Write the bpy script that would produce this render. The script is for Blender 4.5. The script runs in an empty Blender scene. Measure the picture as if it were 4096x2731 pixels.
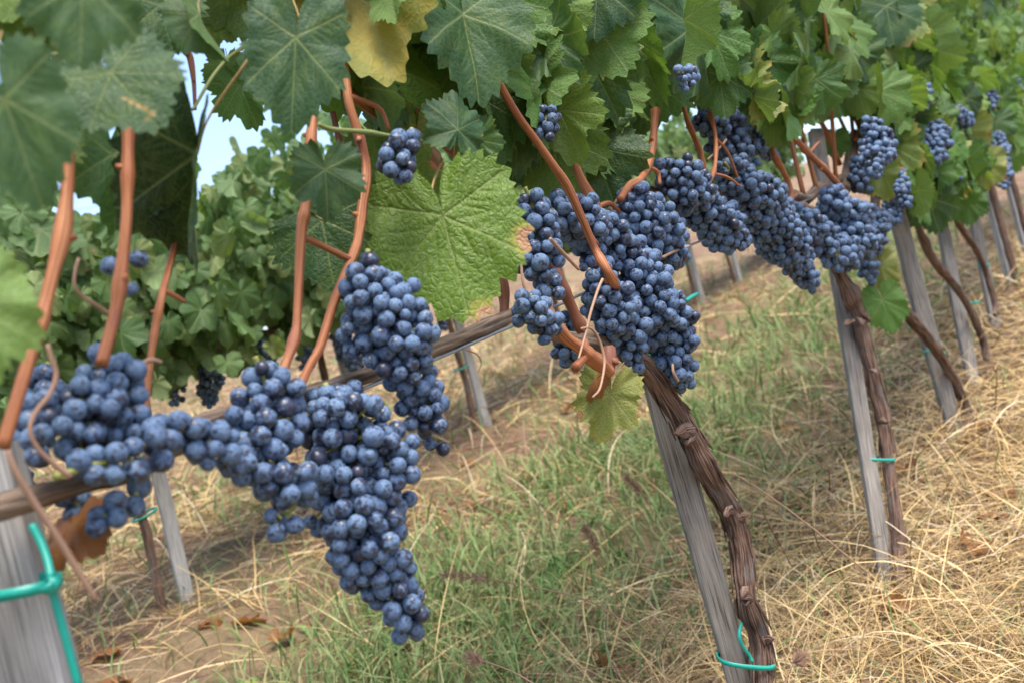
import bpy, math, random
import numpy as np
from mathutils import Vector, Matrix

RNG = np.random.default_rng(11)
random.seed(11)
SC = bpy.context.scene
COL = SC.collection

# ------------------------------------------------------------------ camera
F = 3982.0            # 35 mm lens on a 36 mm sensor, in pixels of the 4096 px photograph
CXP, CYP = 2048.0, 1365.5
TH = math.radians(15.0)
uc = np.array([-math.sin(TH), -math.cos(TH), 0.0])
dc = np.array([(4460 - CXP) / F, (265 - CYP) / F, 1.0])
dh = dc - dc.dot(uc) * uc
SLOPE_X = dc.dot(uc) / np.linalg.norm(dh)
Xc = dh / np.linalg.norm(dh)
Yc = np.cross(uc, Xc)
R = np.array([Xc, Yc, uc])          # camera axes (right, down, forward) -> world
CAM = np.array([0.0, 0.0, 0.65])
Y1 = 0.549                          # the near row stands on the plane y = Y1
ROW_GAP = 1.80

cam_d = bpy.data.cameras.new('camera')
cam = bpy.data.objects.new('camera', cam_d)
COL.objects.link(cam)
rw, upw, bw = R @ np.array([1, 0, 0]), R @ np.array([0, -1, 0]), R @ np.array([0, 0, -1])
cam.matrix_world = Matrix(((rw[0], upw[0], bw[0], CAM[0]), (rw[1], upw[1], bw[1], CAM[1]), (rw[2], upw[2], bw[2], CAM[2]), (0, 0, 0, 1)))
cam_d.lens = 35.0
cam_d.sensor_width = 36.0
cam_d.clip_start = 0.02
cam_d.clip_end = 2000
cam_d.dof.use_dof = True
cam_d.dof.focus_distance = 1.10
cam_d.dof.aperture_fstop = 7.1
cam_d.dof.aperture_blades = 8
SC.camera = cam

# ------------------------------------------------------------------ light
SUN_AZ, SUN_EL = math.atan2(-0.45, -1.0), math.radians(70)
world = bpy.data.worlds.new('World')
SC.world = world
world.use_nodes = True
wn = world.node_tree
wn.nodes.clear()
sky = wn.nodes.new('ShaderNodeTexSky')
sky.sky_type = 'NISHITA'
sky.sun_disc = False
sky.sun_elevation = SUN_EL
sky.sun_rotation = SUN_AZ
sky.dust_density = 3.0
hsv = wn.nodes.new('ShaderNodeHueSaturation')
hsv.inputs['Saturation'].default_value = 1.05
bg = wn.nodes.new('ShaderNodeBackground')
bg.inputs['Strength'].default_value = 0.10
wo = wn.nodes.new('ShaderNodeOutputWorld')
wn.links.new(sky.outputs[0], hsv.inputs['Color'])
wn.links.new(hsv.outputs[0], bg.inputs[0])
wn.links.new(bg.outputs[0], wo.inputs[0])
sun_d = bpy.data.lights.new('sun', 'SUN')
sun_d.energy = 1.5
sun_d.angle = math.radians(32)
sun_d.color = (1.0, 0.95, 0.88)
sun = bpy.data.objects.new('sun', sun_d)
COL.objects.link(sun)
sdir = Vector((math.sin(SUN_AZ) * math.cos(SUN_EL), math.cos(SUN_AZ) * math.cos(SUN_EL), math.sin(SUN_EL)))
sun.rotation_euler = sdir.to_track_quat('Z', 'Y').to_euler()
SC.view_settings.view_transform = 'Standard'
SC.view_settings.look = 'None'
SC.view_settings.gamma = 1.0
SC.view_settings.exposure = 2.1
SC.cycles.max_bounces = 6
SC.cycles.diffuse_bounces = 3
SC.cycles.glossy_bounces = 2
SC.cycles.transmission_bounces = 3
SC.cycles.use_denoising = True

# ------------------------------------------------------------------ geometry helpers
def ray(px, py):
    return R @ np.array([(px - CXP) / F, (py - CYP) / F, 1.0])

def W(px, py, off=0.0, y=None):
    """point of the near row (moved off metres towards the camera) seen at a place in the photograph"""
    r = ray(px, py)
    t = ((Y1 if y is None else y) - off - CAM[1]) / r[1]
    return CAM + r * t

def depth(p):
    return (R.T @ (np.asarray(p) - CAM))[2]

def proj(p):
    c = R.T @ (np.asarray(p) - CAM)
    return CXP + F * c[0] / c[2], CYP + F * c[1] / c[2], c[2]

GB = W(3620, 2310)
_b2 = CAM + ray(650, 2500) * (2.27 * 1.155)
SLOPE_Y = (_b2[2] - GB[2] - SLOPE_X * (_b2[0] - GB[0])) / (_b2[1] - Y1)
Y2 = _b2[1]

def ground(x, y):
    x = np.asarray(x, float); y = np.asarray(y, float)
    yy = y - Y1
    crest = np.where(yy > 7.5, (yy - 7.5) ** 2 * 0.02, 0.0)
    z = GB[2] - 0.02 + SLOPE_X * (np.clip(x, -40, 40) - GB[0]) + SLOPE_Y * np.clip(yy, -8, 60) - crest
    z = z + 0.018 * np.sin(x * 2.1 + 1.3 * y) * np.sin(y * 2.7 - 0.6 * x) + 0.010 * np.sin(x * 6.3 + 2) * np.sin(y * 5.1)
    z = z + 0.05 * np.exp(-((yy) / 0.35) ** 2) + 0.05 * np.exp(-((y - Y2) / 0.4) ** 2)
    return z

def mesh(name, verts, faces, mats, attrs=None, smooth=True, midx=None):
    me = bpy.data.meshes.new(name)
    verts = np.asarray(verts, np.float32)
    if isinstance(faces, np.ndarray):
        k = faces.shape[1]
        me.vertices.add(len(verts)); me.vertices.foreach_set('co', verts.ravel())
        me.loops.add(faces.size); me.loops.foreach_set('vertex_index', faces.astype(np.int32).ravel())
        me.polygons.add(len(faces))
        me.polygons.foreach_set('loop_start', np.arange(0, faces.size, k, dtype=np.int32))
        me.update(calc_edges=True)
    else:
        me.from_pydata(verts.tolist(), [], faces)
    for m in (mats if isinstance(mats, (list, tuple)) else [mats]):
        me.materials.append(m)
    if midx is not None:
        me.polygons.foreach_set('material_index', np.asarray(midx, np.int32))
    me.polygons.foreach_set('use_smooth', np.full(len(me.polygons), smooth))
    for k, v in (attrs or {}).items():
        v = np.asarray(v, np.float32)
        if v.ndim == 1:
            a = me.attributes.new(k, 'FLOAT', 'POINT'); a.data.foreach_set('value', v)
        else:
            a = me.attributes.new(k, 'FLOAT_VECTOR', 'POINT'); a.data.foreach_set('vector', v.ravel())
    me.update()
    return me

def add(name, me, parent=None, loc=None):
    o = bpy.data.objects.new(name, me)
    COL.objects.link(o)
    if parent is not None:
        o.parent = parent
    if loc is not None:
        o.location = loc
    return o

def tag(o, label=None, cat=None, group=None, kind=None):
    for k, v in (('label', label), ('category', cat), ('group', group), ('kind', kind)):
        if v: o[k] = v
    return o

def thing(name, loc, label, cat, group=None):
    return tag(add(name, None, None, Vector(loc)), label, cat, group)

class MB:
    """gathers pieces of ONE mesh"""
    def __init__(s): s.v, s.f, s.tc, s.n, s.mi = [], [], [], 0, []
    def put(s, v, f, tc, mi=0):
        s.v.append(np.asarray(v)); s.tc.append(np.asarray(tc))
        s.f += [tuple(i + s.n for i in q) for q in f]; s.n += len(v); s.mi += [mi] * len(f)
    def build(s, name, mats, parent=None, base=(0, 0, 0), smooth=True):
        v = np.concatenate(s.v) - np.asarray(base)
        me = mesh(name, v, s.f, mats, {'tc': np.concatenate(s.tc)}, smooth, s.mi)
        return add(name, me, parent)

def spline(pts, n):
    """Catmull-Rom through rows of pts (any number of columns)"""
    P = np.asarray(pts, float)
    if len(P) < 3:
        t = np.linspace(0, 1, n)[:, None]
        return P[0] * (1 - t) + P[-1] * t
    Q = np.vstack([2 * P[0] - P[1], P, 2 * P[-1] - P[-2]])
    out = []
    for t in np.linspace(0, len(P) - 1 - 1e-6, n):
        i = int(t); u = t - i
        a, b, c, d = Q[i:i + 4]
        out.append(0.5 * ((2 * b) + (c - a) * u + (2 * a - 5 * b + 4 * c - d) * u * u + (3 * b - a - 3 * c + d) * u ** 3))
    return np.array(out)

def polyline(pts, n):
    P = np.asarray(pts, float); d = np.r_[0, np.cumsum(np.linalg.norm(np.diff(P, axis=0), axis=1))]
    t = np.linspace(0, d[-1], n)
    return np.stack([np.interp(t, d, P[:, k]) for k in range(3)], 1)

def tube(mb, P, rad, ns=10, bump=None, mi=0, cap=True, squash=None):
    """a tube along P; bump(s, ang) scales the radius; tc carries lengthwise coordinates for the grain"""
    P = np.asarray(P, float); n = len(P)
    rad = np.broadcast_to(np.asarray(rad, float), (n,))
    T = np.gradient(P, axis=0); T /= np.linalg.norm(T, axis=1)[:, None] + 1e-12
    nrm = np.cross(T[0], [0.31, 0.77, 0.55]); nrm /= np.linalg.norm(nrm)
    seg = np.r_[0, np.cumsum(np.linalg.norm(np.diff(P, axis=0), axis=1))]
    ang = np.linspace(0, 2 * math.pi, ns, endpoint=False)
    V, TC = [], []
    r0 = float(np.mean(rad)); so = random.uniform(0, 9)
    for i in range(n):
        nrm = nrm - T[i] * nrm.dot(T[i]); nrm /= np.linalg.norm(nrm)
        bn = np.cross(T[i], nrm)
        r = rad[i] * (bump(seg[i], ang) if bump else np.ones(ns))
        V.append(P[i] + (np.cos(ang) * r)[:, None] * nrm + (np.sin(ang) * r)[:, None] * bn * (squash or 1))
        TC.append(np.c_[np.cos(ang) * r0, np.sin(ang) * r0, np.full(ns, seg[i] + so)])
    V = np.concatenate(V); TC = np.concatenate(TC)
    f = []
    for i in range(n - 1):
        for j in range(ns):
            k = (j + 1) % ns
            f.append((i * ns + j, i * ns + k, (i + 1) * ns + k, (i + 1) * ns + j))
    if cap:
        f.append(tuple(range(ns))[::-1]); f.append(tuple((n - 1) * ns + j for j in range(ns)))
    mb.put(V, f, TC, mi)

# ------------------------------------------------------------------ materials
def newmat(name):
    m = bpy.data.materials.new(name); m.use_nodes = True
    nt = m.node_tree; nt.nodes.clear()
    return m, nt

class N:
    """short-hand for a node tree"""
    def __init__(s, nt): s.nt = nt
    def __call__(s, typ, inputs=None, **kw):
        n = s.nt.nodes.new('ShaderNode' + typ)
        for k, v in kw.items(): setattr(n, k, v)
        for k, v in (inputs or {}).items():
            if isinstance(v, bpy.types.NodeSocket): s.nt.links.new(v, n.inputs[k])
            else: n.inputs[k].default_value = v
        return n
    def attr(s, name, out='Fac'):
        return s('Attribute', attribute_name=name).outputs[out]
    def math(s, op, a, b=0.0, clamp=False):
        return s('Math', {0: a, 1: b}, operation=op, use_clamp=clamp).outputs[0]
    def mix(s, f, a, b, mode='MIX'):
        n = s.nt.nodes.new('ShaderNodeMix'); n.data_type = 'RGBA'; n.blend_type = mode
        for k, v in ((0, f), (6, a), (7, b)):
            if isinstance(v, bpy.types.NodeSocket): s.nt.links.new(v, n.inputs[k])
            else: n.inputs[k].default_value = (tuple(v) + (1,)) if (k > 0 and len(v) == 3) else v
        return n.outputs[2]
    def ramp(s, f, stops):
        n = s.nt.nodes.new('ShaderNodeValToRGB'); e = n.color_ramp.elements
        while len(e) < len(stops): e.new(0.5)
        for i, (p, c) in enumerate(stops):
            e[i].position = p; e[i].color = tuple(c) + (1,) if len(c) == 3 else c
        s.nt.links.new(f, n.inputs[0])
        return n.outputs[0]
    def mr(s, v, a, b, c=0.0, d=1.0, smooth=True):
        return s('MapRange', {0: v, 1: a, 2: b, 3: c, 4: d}, interpolation_type='SMOOTHSTEP' if smooth else 'LINEAR').outputs[0]
    def noise(s, vec, scale, detail=3.0, rough=0.55, out='Fac'):
        return s('TexNoise', {'Vector': vec, 'Scale': scale, 'Detail': detail, 'Roughness': rough}).outputs[out]
    def scale(s, vec, xyz):
        return s('Mapping', {'Vector': vec, 'Scale': xyz}).outputs[0]
    def out(s, sh, disp=None):
        o = s('OutputMaterial'); s.nt.links.new(sh, o.inputs[0])

def leaf_material(name, stops, brown=0.0, spots=(), under=(0.12, 0.20, 0.060), under_f=0.5, trans=0.40, ochre=None, rough=0.5, bump=0.32, dry=False):
    m, nt = newmat(name); n = N(nt)
    lc = n.attr('lc', 'Vector'); vein = n.attr('vein'); edge = n.attr('edge')
    oi = n('ObjectInfo').outputs['Random']
    rv = n.math('FRACT', n.math('ADD', n.attr('rnd'), oi))
    off = n('VectorMath', {0: lc, 1: n('CombineXYZ', {2: n.math('MULTIPLY', rv, 37.0)}).outputs[0]}, operation='ADD').outputs[0]
    base = n.ramp(rv, stops)
    n1 = n.noise(off, 3.0, 4.0)
    base = n.mix(n.mr(n1, 0.40, 0.78, 0.0, 0.40), base, (0.30, 0.13, 0.04) if dry else (0.12, 0.19, 0.03))
    n2 = n.noise(off, 22.0, 3.0)
    base = n.mix(n.mr(n2, 0.3, 0.7, 0.0, 0.30), base, (0.07, 0.025, 0.012) if dry else (0.015, 0.045, 0.02))
    if ochre:
        base = n.mix(n.mr(n.math('ADD', n1, n.math('MULTIPLY', edge, -0.22)), 0.18, 0.5, 0.0, 0.95), base, ochre)
        base = n.mix(n.mr(n.noise(off, 40.0, 2.0), 0.62, 0.72, 0.0, 0.5), base, (0.22, 0.10, 0.02))
    vor = n('TexVoronoi', {'Vector': n('VectorMath', {0: off, 1: n('VectorMath', {0: n.noise(off, 9.0, 2.0, out='Color'), 'Scale': 0.10}, operation='SCALE').outputs[0]}, operation='ADD').outputs[0], 'Scale': 15.0}, feature='DISTANCE_TO_EDGE').outputs['Distance']
    net = n.mr(vor, 0.0, 0.09, 1.0, 0.0)
    vmask = n.math('MAXIMUM', n.math('MULTIPLY', vein, 0.8), n.math('MULTIPLY', net, 0.24))
    base = n.mix(n.math('MULTIPLY', vmask, 0.75), base, (0.32, 0.18, 0.08) if dry else (0.22, 0.27, 0.10))
    back = n('NewGeometry').outputs['Backfacing']
    ucol = n.mix(n.math('MULTIPLY', vmask, 0.9), under, (0.34, 0.20, 0.10) if dry else (0.30, 0.34, 0.19))
    base = n.mix(n.math('MULTIPLY', back, under_f), base, ucol)
    # a few pale sulphur / dust specks
    base = n.mix(n.mr(n.noise(off, 90.0, 1.0), 0.70, 0.76, 0.0, 0.25), base, (0.36, 0.42, 0.34))
    # dried margin
    e2 = n.math('ADD', edge, n.math('MULTIPLY', n.math('SUBTRACT', n.noise(off, 2.3, 3.0), 0.5), 0.75))
    bm = n.mr(e2, 1.18 - brown * 0.3, 1.24 - brown * 0.3, 0.0, 1.0)
    yl = n.mr(e2, 1.05 - brown * 0.34, 1.22 - brown * 0.3, 0.0, 0.8 if brown else 0.25)
    for sx, sy, sr in spots:
        d = n('VectorMath', {0: lc, 1: (sx, sy, 0)}, operation='DISTANCE').outputs['Value']
        d = n.math('ADD', d, n.math('MULTIPLY', n.math('SUBTRACT', n.noise(lc, 7.0, 3.0), 0.5), sr * 0.9))
        bm = n.math('MAXIMUM', bm, n.mr(d, sr * 0.92, sr, 1.0, 0.0))
        yl = n.math('MAXIMUM', yl, n.mr(d, sr, sr * 1.9, 1.0, 0.0))
    base = n.mix(n.math('MULTIPLY', yl, 0.8), base, (0.24, 0.10, 0.03) if dry else (0.30, 0.27, 0.05))
    base = n.mix(bm, base, n.mix(n.noise(off, 12.0), (0.17, 0.07, 0.03), (0.34, 0.195, 0.095)))
    h = n.math('SUBTRACT', n.math('MULTIPLY', n.mr(vor, 0.0, 0.25), 0.8), n.math('MULTIPLY', vein, 0.6))
    h = n.math('ADD', h, n.math('MULTIPLY', n2, 0.35))
    bp = n('Bump', {'Strength': bump, 'Distance': 0.0022, 'Height': h}).outputs[0]
    b = n('BsdfPrincipled', {'Base Color': base, 'Roughness': n.math('ADD', rough, n.math('MULTIPLY', back, 0.25)), 'Normal': bp, 'Specular IOR Level': 0.32})
    tc = n.mix(0.5, n.mix(1.0, base, (1.5, 1.5, 0.7), 'MULTIPLY'), (0.30, 0.12, 0.03) if dry else (0.14, 0.20, 0.025))
    tr = n('BsdfTranslucent', {'Color': tc, 'Normal': bp})
    s = n('MixShader', {0: n.math('MULTIPLY', n.math('SUBTRACT', 1.0, n.math('MULTIPLY', bm, 0.7)), trans), 1: b.outputs[0], 2: tr.outputs[0]})
    n.out(s.outputs[0])
    return m

GREENS = [(0.0, (0.016, 0.060, 0.020)), (0.3, (0.026, 0.092, 0.022)), (0.6, (0.046, 0.135, 0.025)), (0.85, (0.080, 0.180, 0.030)), (1.0, (0.150, 0.220, 0.040))]
BLUEGREEN = [(0.0, (0.018, 0.070, 0.026)), (0.5, (0.025, 0.085, 0.030)), (1.0, (0.035, 0.098, 0.030))]
M_LEAF = leaf_material('vine_leaf', GREENS, 0.12)
M_LEAF_BLUE = leaf_material('vine_leaf_dusty', BLUEGREEN, 0.05, rough=0.55, bump=0.16)
M_LEAF_LIGHT = leaf_material('vine_leaf_light', [(0.0, (0.065, 0.175, 0.030)), (0.5, (0.10, 0.225, 0.040)), (1.0, (0.175, 0.265, 0.055))], 0.05)
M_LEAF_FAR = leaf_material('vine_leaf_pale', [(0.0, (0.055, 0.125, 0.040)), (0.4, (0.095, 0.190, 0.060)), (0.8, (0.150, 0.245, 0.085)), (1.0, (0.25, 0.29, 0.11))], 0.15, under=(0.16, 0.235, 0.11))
M_LEAF_BIG = leaf_material('vine_leaf_lime', [(0.0, (0.100, 0.185, 0.012)), (1.0, (0.11, 0.195, 0.014))], 0.02, [(-0.18, 1.02, 0.14), (-0.76, 0.42, 0.12), (0.42, 0.9, 0.05)], bump=0.42)
M_LEAF_YEL = leaf_material('vine_leaf_ochre', [(0.0, (0.14, 0.19, 0.04)), (1.0, (0.15, 0.20, 0.04))], 0.0, ochre=(0.40, 0.30, 0.065), under=(0.34, 0.29, 0.08), under_f=0.35)
M_LEAF_AGED = leaf_material('vine_leaf_aged', [(0.0, (0.12, 0.19, 0.045)), (0.6, (0.18, 0.22, 0.05)), (1.0, (0.24, 0.24, 0.06))], 0.55, [(0.5, 0.75, 0.12)])
M_LEAF_FADED = leaf_material('vine_leaf_faded', [(0.0, (0.24, 0.25, 0.06)), (1.0, (0.27, 0.27, 0.07))], 0.5, [(0.6, 0.55, 0.10)])
M_LEAF_SHADED = leaf_material('vine_leaf_shaded', [(0.0, (0.010, 0.034, 0.014)), (1.0, (0.014, 0.042, 0.016))], 0.0, trans=0.08, under=(0.06, 0.10, 0.045))  # shade painted into the colour: darker, less translucent copy of the green leaf
M_LEAF_PATCH = leaf_material('vine_leaf_patched', BLUEGREEN, 0.05, [(0.11, 0.42, 0.022), (0.07, 0.50, 0.03), (0.02, 0.58, 0.03), (-0.02, 0.66, 0.028), (-0.05, 0.76, 0.03), (0.06, 0.80, 0.02)])
M_LEAF_DRY = leaf_material('dry_leaf', [(0.0, (0.17, 0.06, 0.025)), (0.5, (0.30, 0.14, 0.06)), (1.0, (0.36, 0.20, 0.11))], 0.3, under=(0.24, 0.12, 0.055), ochre=(0.26, 0.10, 0.022), dry=True)

def grape_material():
    m, nt = newmat('grape_skin'); n = N(nt)
    oc = n('TexCoord').outputs['Object']; rnd = n('ObjectInfo').outputs['Random']
    rnd = n.math('FRACT', n.math('ADD', rnd, n.attr('rnd')))
    gc = n.attr('lc', 'Vector')
    off = n('VectorMath', {0: gc, 1: n('CombineXYZ', {0: n.math('MULTIPLY', rnd, 91.0), 1: n.math('MULTIPLY', rnd, 53.0)}).outputs[0]}, operation='ADD').outputs[0]
    patch = n.noise(off, 1.5, 5.0, 0.62)
    thr = n.ramp(rnd, [(0.0, (0.52,) * 3), (0.30, (0.59,) * 3), (0.65, (0.54,) * 3), (0.86, (0.51,) * 3), (0.95, (0.44,) * 3), (1.0, (0.32,) * 3)])
    rub = n.mr(n.math('SUBTRACT', patch, thr), -0.008, 0.018)
    fine = n.mr(n.noise(off, 11.0, 3.0, 0.6), 0.62, 0.72, 0.0, 0.30)
    rub = n.math('MAXIMUM', rub, fine)
    mott = n.noise(off, 3.5, 4.0)
    bloom = n.ramp(mott, [(0.25, (0.046, 0.079, 0.140)), (0.48, (0.096, 0.152, 0.252)), (0.74, (0.158, 0.230, 0.345))])
    tint = n.ramp(n.math('FRACT', n.math('MULTIPLY', rnd, 7.31)), [(0.0, (0.80, 0.80, 0.84)), (0.6, (1, 1, 1)), (1.0, (1.06, 1.06, 1.02))])
    bloom = n.mix(1.0, bloom, tint, 'MULTIPLY')
    skin = n.mix(n.noise(off, 2.0), (0.010, 0.011, 0.022), (0.026, 0.024, 0.045))
    col = n.mix(n.math('MULTIPLY', rub, 0.9), bloom, skin)
    d = n('VectorMath', {0: gc, 1: (0, 0, 1.0)}, operation='DISTANCE').outputs['Value']
    scar = n.mr(n.math('ADD', d, n.math('MULTIPLY', n.math('SUBTRACT', n.noise(off, 6.0), 0.5), 0.2)), 0.07, 0.15, 1.0, 0.0)
    col = n.mix(scar, col, (0.05, 0.035, 0.03))
    rough = n.mr(rub, 0.0, 1.0, 0.72, 0.30, False)
    bp = n('Bump', {'Strength': 0.12, 'Distance': 0.0006, 'Height': n.math('ADD', n.noise(off, 7.0, 3.0), n.math('MULTIPLY', scar, 1.0))}).outputs[0]
    b = n('BsdfPrincipled', {'Base Color': col, 'Roughness': rough, 'Normal': bp, 'Specular IOR Level': n.mr(rub, 0.0, 1.0, 0.2, 0.45, False)})
    n.out(b.outputs[0]); return m
M_GRAPE = grape_material()

def grain_material(name, stops, along=14.0, across=420.0, bump=0.6, rough=0.7, dist=0.0015, extra=None, spec=0.3):
    """wood, bark or cane: streaks that run along the piece"""
    m, nt = newmat(name); n = N(nt)
    tc = n.attr('tc', 'Vector')
    st = n.scale(tc, (across, across, along))
    a = n.noise(st, 1.0, 6.0, 0.62)
    bl = n.noise(n.scale(tc, (60, 60, 12)), 1.0, 3.0)
    f = n.math('ADD', n.math('MULTIPLY', a, 0.75), n.math('MULTIPLY', bl, 0.25))
    col = n.ramp(f, stops)
    if extra:
        col = n.mix(n.mr(n.noise(n.scale(tc, (40, 40, 22)), 1.0, 2.0), 0.55, 0.72, 0.0, extra[1]), col, extra[0])
    col = n.mix(n.mr(n.noise(tc, 900.0, 2.0), 0.62, 0.75, 0.0, 0.25), col, (0.02, 0.015, 0.012))
    bp = n('Bump', {'Strength': bump, 'Distance': dist, 'Height': n.math('ADD', a, n.math('MULTIPLY', n.noise(tc, 500.0, 3.0), 0.3))}).outputs[0]
    b = n('BsdfPrincipled', {'Base Color': col, 'Roughness': rough, 'Normal': bp, 'Specular IOR Level': spec})
    n.out(b.outputs[0]); return m
M_CANE = grain_material('red_cane', [(0.38, (0.10, 0.030, 0.014)), (0.47, (0.23, 0.078, 0.030)), (0.55, (0.35, 0.132, 0.052)), (0.66, (0.50, 0.245, 0.115))], 7, 1500, 0.5, 0.55, 0.0009, ((0.17, 0.05, 0.035), 0.75))
M_CANE_DARK = grain_material('brown_cane', [(0.30, (0.09, 0.03, 0.018)), (0.5, (0.18, 0.065, 0.035)), (0.72, (0.27, 0.12, 0.07))], 7, 1500, 0.3, 0.55, 0.0006)
M_SHOOT = grain_material('green_shoot', [(0.3, (0.13, 0.16, 0.045)), (0.6, (0.22, 0.25, 0.08)), (0.8, (0.27, 0.22, 0.11))], 9, 200, 0.2, 0.5, 0.0005)
M_BARK = grain_material('vine_bark', [(0.39, (0.018, 0.013, 0.011)), (0.455, (0.075, 0.048, 0.037)), (0.51, (0.185, 0.100, 0.064)), (0.58, (0.26, 0.175, 0.13)), (0.70, (0.33, 0.27, 0.235))], 18, 900, 1.0, 0.92, 0.005, ((0.15, 0.135, 0.125), 0.85))
M_CORDON = grain_material('old_cordon', [(0.36, (0.035, 0.026, 0.020)), (0.5, (0.15, 0.105, 0.076)), (0.66, (0.31, 0.235, 0.175))], 12, 330, 0.9, 0.8, 0.002, ((0.18, 0.165, 0.15), 0.6))
M_STAKE = grain_material('grey_timber', [(0.36, (0.050, 0.044, 0.038)), (0.45, (0.165, 0.147, 0.126)), (0.57, (0.240, 0.216, 0.186)), (0.68, (0.35, 0.32, 0.275))], 16, 620, 0.9, 0.9, 0.0014, ((0.22, 0.19, 0.16), 0.5))
M_STAKE_PALE = grain_material('pale_timber', [(0.34, (0.14, 0.135, 0.13)), (0.46, (0.30, 0.29, 0.28)), (0.60, (0.42, 0.41, 0.395)), (0.75, (0.52, 0.50, 0.48))], 16, 620, 0.6, 0.9, 0.0010)
M_TENDRIL = grain_material('dry_tendril', [(0.3, (0.20, 0.11, 0.07)), (0.7, (0.38, 0.24, 0.16))], 20, 300, 0.3, 0.6, 0.0005)

def plain(name, col, rough=0.5, metal=0.0, var=0.15, spec=0.5):
    m, nt = newmat(name); n = N(nt)
    oc = n('TexCoord').outputs['Object']
    c = n.mix(n.noise(oc, 160.0, 4.0), tuple(x * (1 - var) for x in col), tuple(min(1, x * (1 + var)) for x in col))
    b = n('BsdfPrincipled', {'Base Color': c, 'Roughness': rough, 'Metallic': metal, 'Specular IOR Level': spec})
    n.out(b.outputs[0]); return m
M_TIE = plain('green_plastic', (0.004, 0.29, 0.22), 0.38, 0.0, 0.12)
M_WIRE = plain('steel_wire', (0.30, 0.33, 0.36), 0.42, 0.75, 0.35)
M_CABLE = plain('black_cable', (0.10, 0.12, 0.15), 0.6)
M_PEDICEL = plain('green_stalk', (0.24, 0.25, 0.055), 0.5)
M_CUT = plain('cut_wood', (0.42, 0.32, 0.22), 0.8)

def soil_material():
    m, nt = newmat('soil'); n = N(nt)
    p = n('NewGeometry').outputs['Position']
    a = n.noise(p, 2.2, 5.0); b_ = n.noise(p, 38.0, 6.0, 0.7); c_ = n.noise(p, 260.0, 3.0, 0.6)
    col = n.ramp(b_, [(0.28, (0.085, 0.048, 0.030)), (0.5, (0.20, 0.120, 0.078)), (0.74, (0.33, 0.225, 0.155))])
    thatch = n.mix(c_, (0.13, 0.095, 0.05), (0.36, 0.28, 0.16))
    col = n.mix(n.mr(a, 0.44, 0.60, 0.0, 0.75), col, thatch)
    col = n.mix(n.mr(n.noise(p, 5.0, 4.0), 0.58, 0.68, 0.0, 0.6), col, (0.075, 0.10, 0.032))
    bp = n('Bump', {'Strength': 1.0, 'Distance': 0.02, 'Height': n.math('ADD', b_, n.math('MULTIPLY', c_, 0.4))}).outputs[0]
    b = n('BsdfPrincipled', {'Base Color': col, 'Roughness': 0.95, 'Normal': bp, 'Specular IOR Level': 0.15})
    n.out(b.outputs[0]); return m
M_SOIL = soil_material()

def blade_material(name, stops, trans=0.25, rough=0.6):
    m, nt = newmat(name); n = N(nt)
    col = n.ramp(n.attr('rnd'), stops)
    b = n('BsdfPrincipled', {'Base Color': col, 'Roughness': rough, 'Specular IOR Level': 0.3})
    tr = n('BsdfTranslucent', {'Color': col})
    s = n('MixShader', {0: trans, 1: b.outputs[0], 2: tr.outputs[0]})
    n.out(s.outputs[0]); return m
M_STRAW = blade_material('straw', [(0.0, (0.10, 0.055, 0.028)), (0.2, (0.25, 0.150, 0.065)), (0.45, (0.45, 0.310, 0.130)), (0.8, (0.62, 0.46, 0.215)), (1.0, (0.50, 0.42, 0.29))], 0.15, 0.45)
M_GRASS = blade_material('grass', [(0.0, (0.085, 0.160, 0.040)), (0.5, (0.155, 0.240, 0.078)), (0.85, (0.28, 0.32, 0.14)), (1.0, (0.33, 0.30, 0.13))], 0.3)
M_WEED = blade_material('weed', [(0.0, (0.06, 0.15, 0.035)), (0.7, (0.12, 0.24, 0.06)), (1.0, (0.26, 0.28, 0.05))], 0.3)

# ------------------------------------------------------------------ vine leaf meshes (unit length, stalk end at the origin, tip towards +Y, upper face +Z)
def leaf_outline(rng, na, lobe):
    a = np.linspace(-180, 180, na, endpoint=False)
    r = np.zeros(na)
    for side in (-1, 1):
        j = lambda s=0.04: rng.uniform(-s, s)
        pts = [(0, 1.0), (12, 0.97), (28 + j(3), 0.86 - 0.20 * lobe + j()), (42, 0.90 + j(.02)), (54 + j(4), 0.94 + j()), (68, 0.86 + j(.02)), (86 + j(4), 0.78 - 0.16 * lobe + j()),
               (102, 0.80), (116 + j(4), 0.82 + j()), (134, 0.72 + j()), (152, 0.60 + j()), (164, 0.50), (172, 0.30 + j()), (180, 0.05)]
        x, y = zip(*pts)
        m = (a * side >= 0)
        r[m] = np.interp(np.abs(a[m]), x, y)
    k = np.hanning(max(3, int(na * 0.022) | 1)); k /= k.sum()
    pad = len(k)
    r = np.convolve(np.r_[r[-pad:], r, r[:pad]], k, 'same')[pad:-pad]
    # teeth: uneven saw
    ph = np.zeros(na); nt_ = 35
    cuts = np.sort(np.r_[-180, 180, np.linspace(-180, 180, nt_) + rng.uniform(-2.8, 2.8, nt_)])
    idx = np.clip(np.searchsorted(cuts, a, 'right') - 1, 0, len(cuts) - 2)
    fr = (a - cuts[idx]) / np.maximum(cuts[idx + 1] - cuts[idx], 0.5)
    amp = rng.uniform(0.06, 0.135, len(cuts))[idx]
    tooth = np.minimum(fr / 0.62, (1 - fr) / 0.38) ** 1.1 * amp - 0.045
    tooth *= np.clip((175 - np.abs(a)) / 20, 0, 1)
    return np.radians(a), r, tooth

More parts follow.
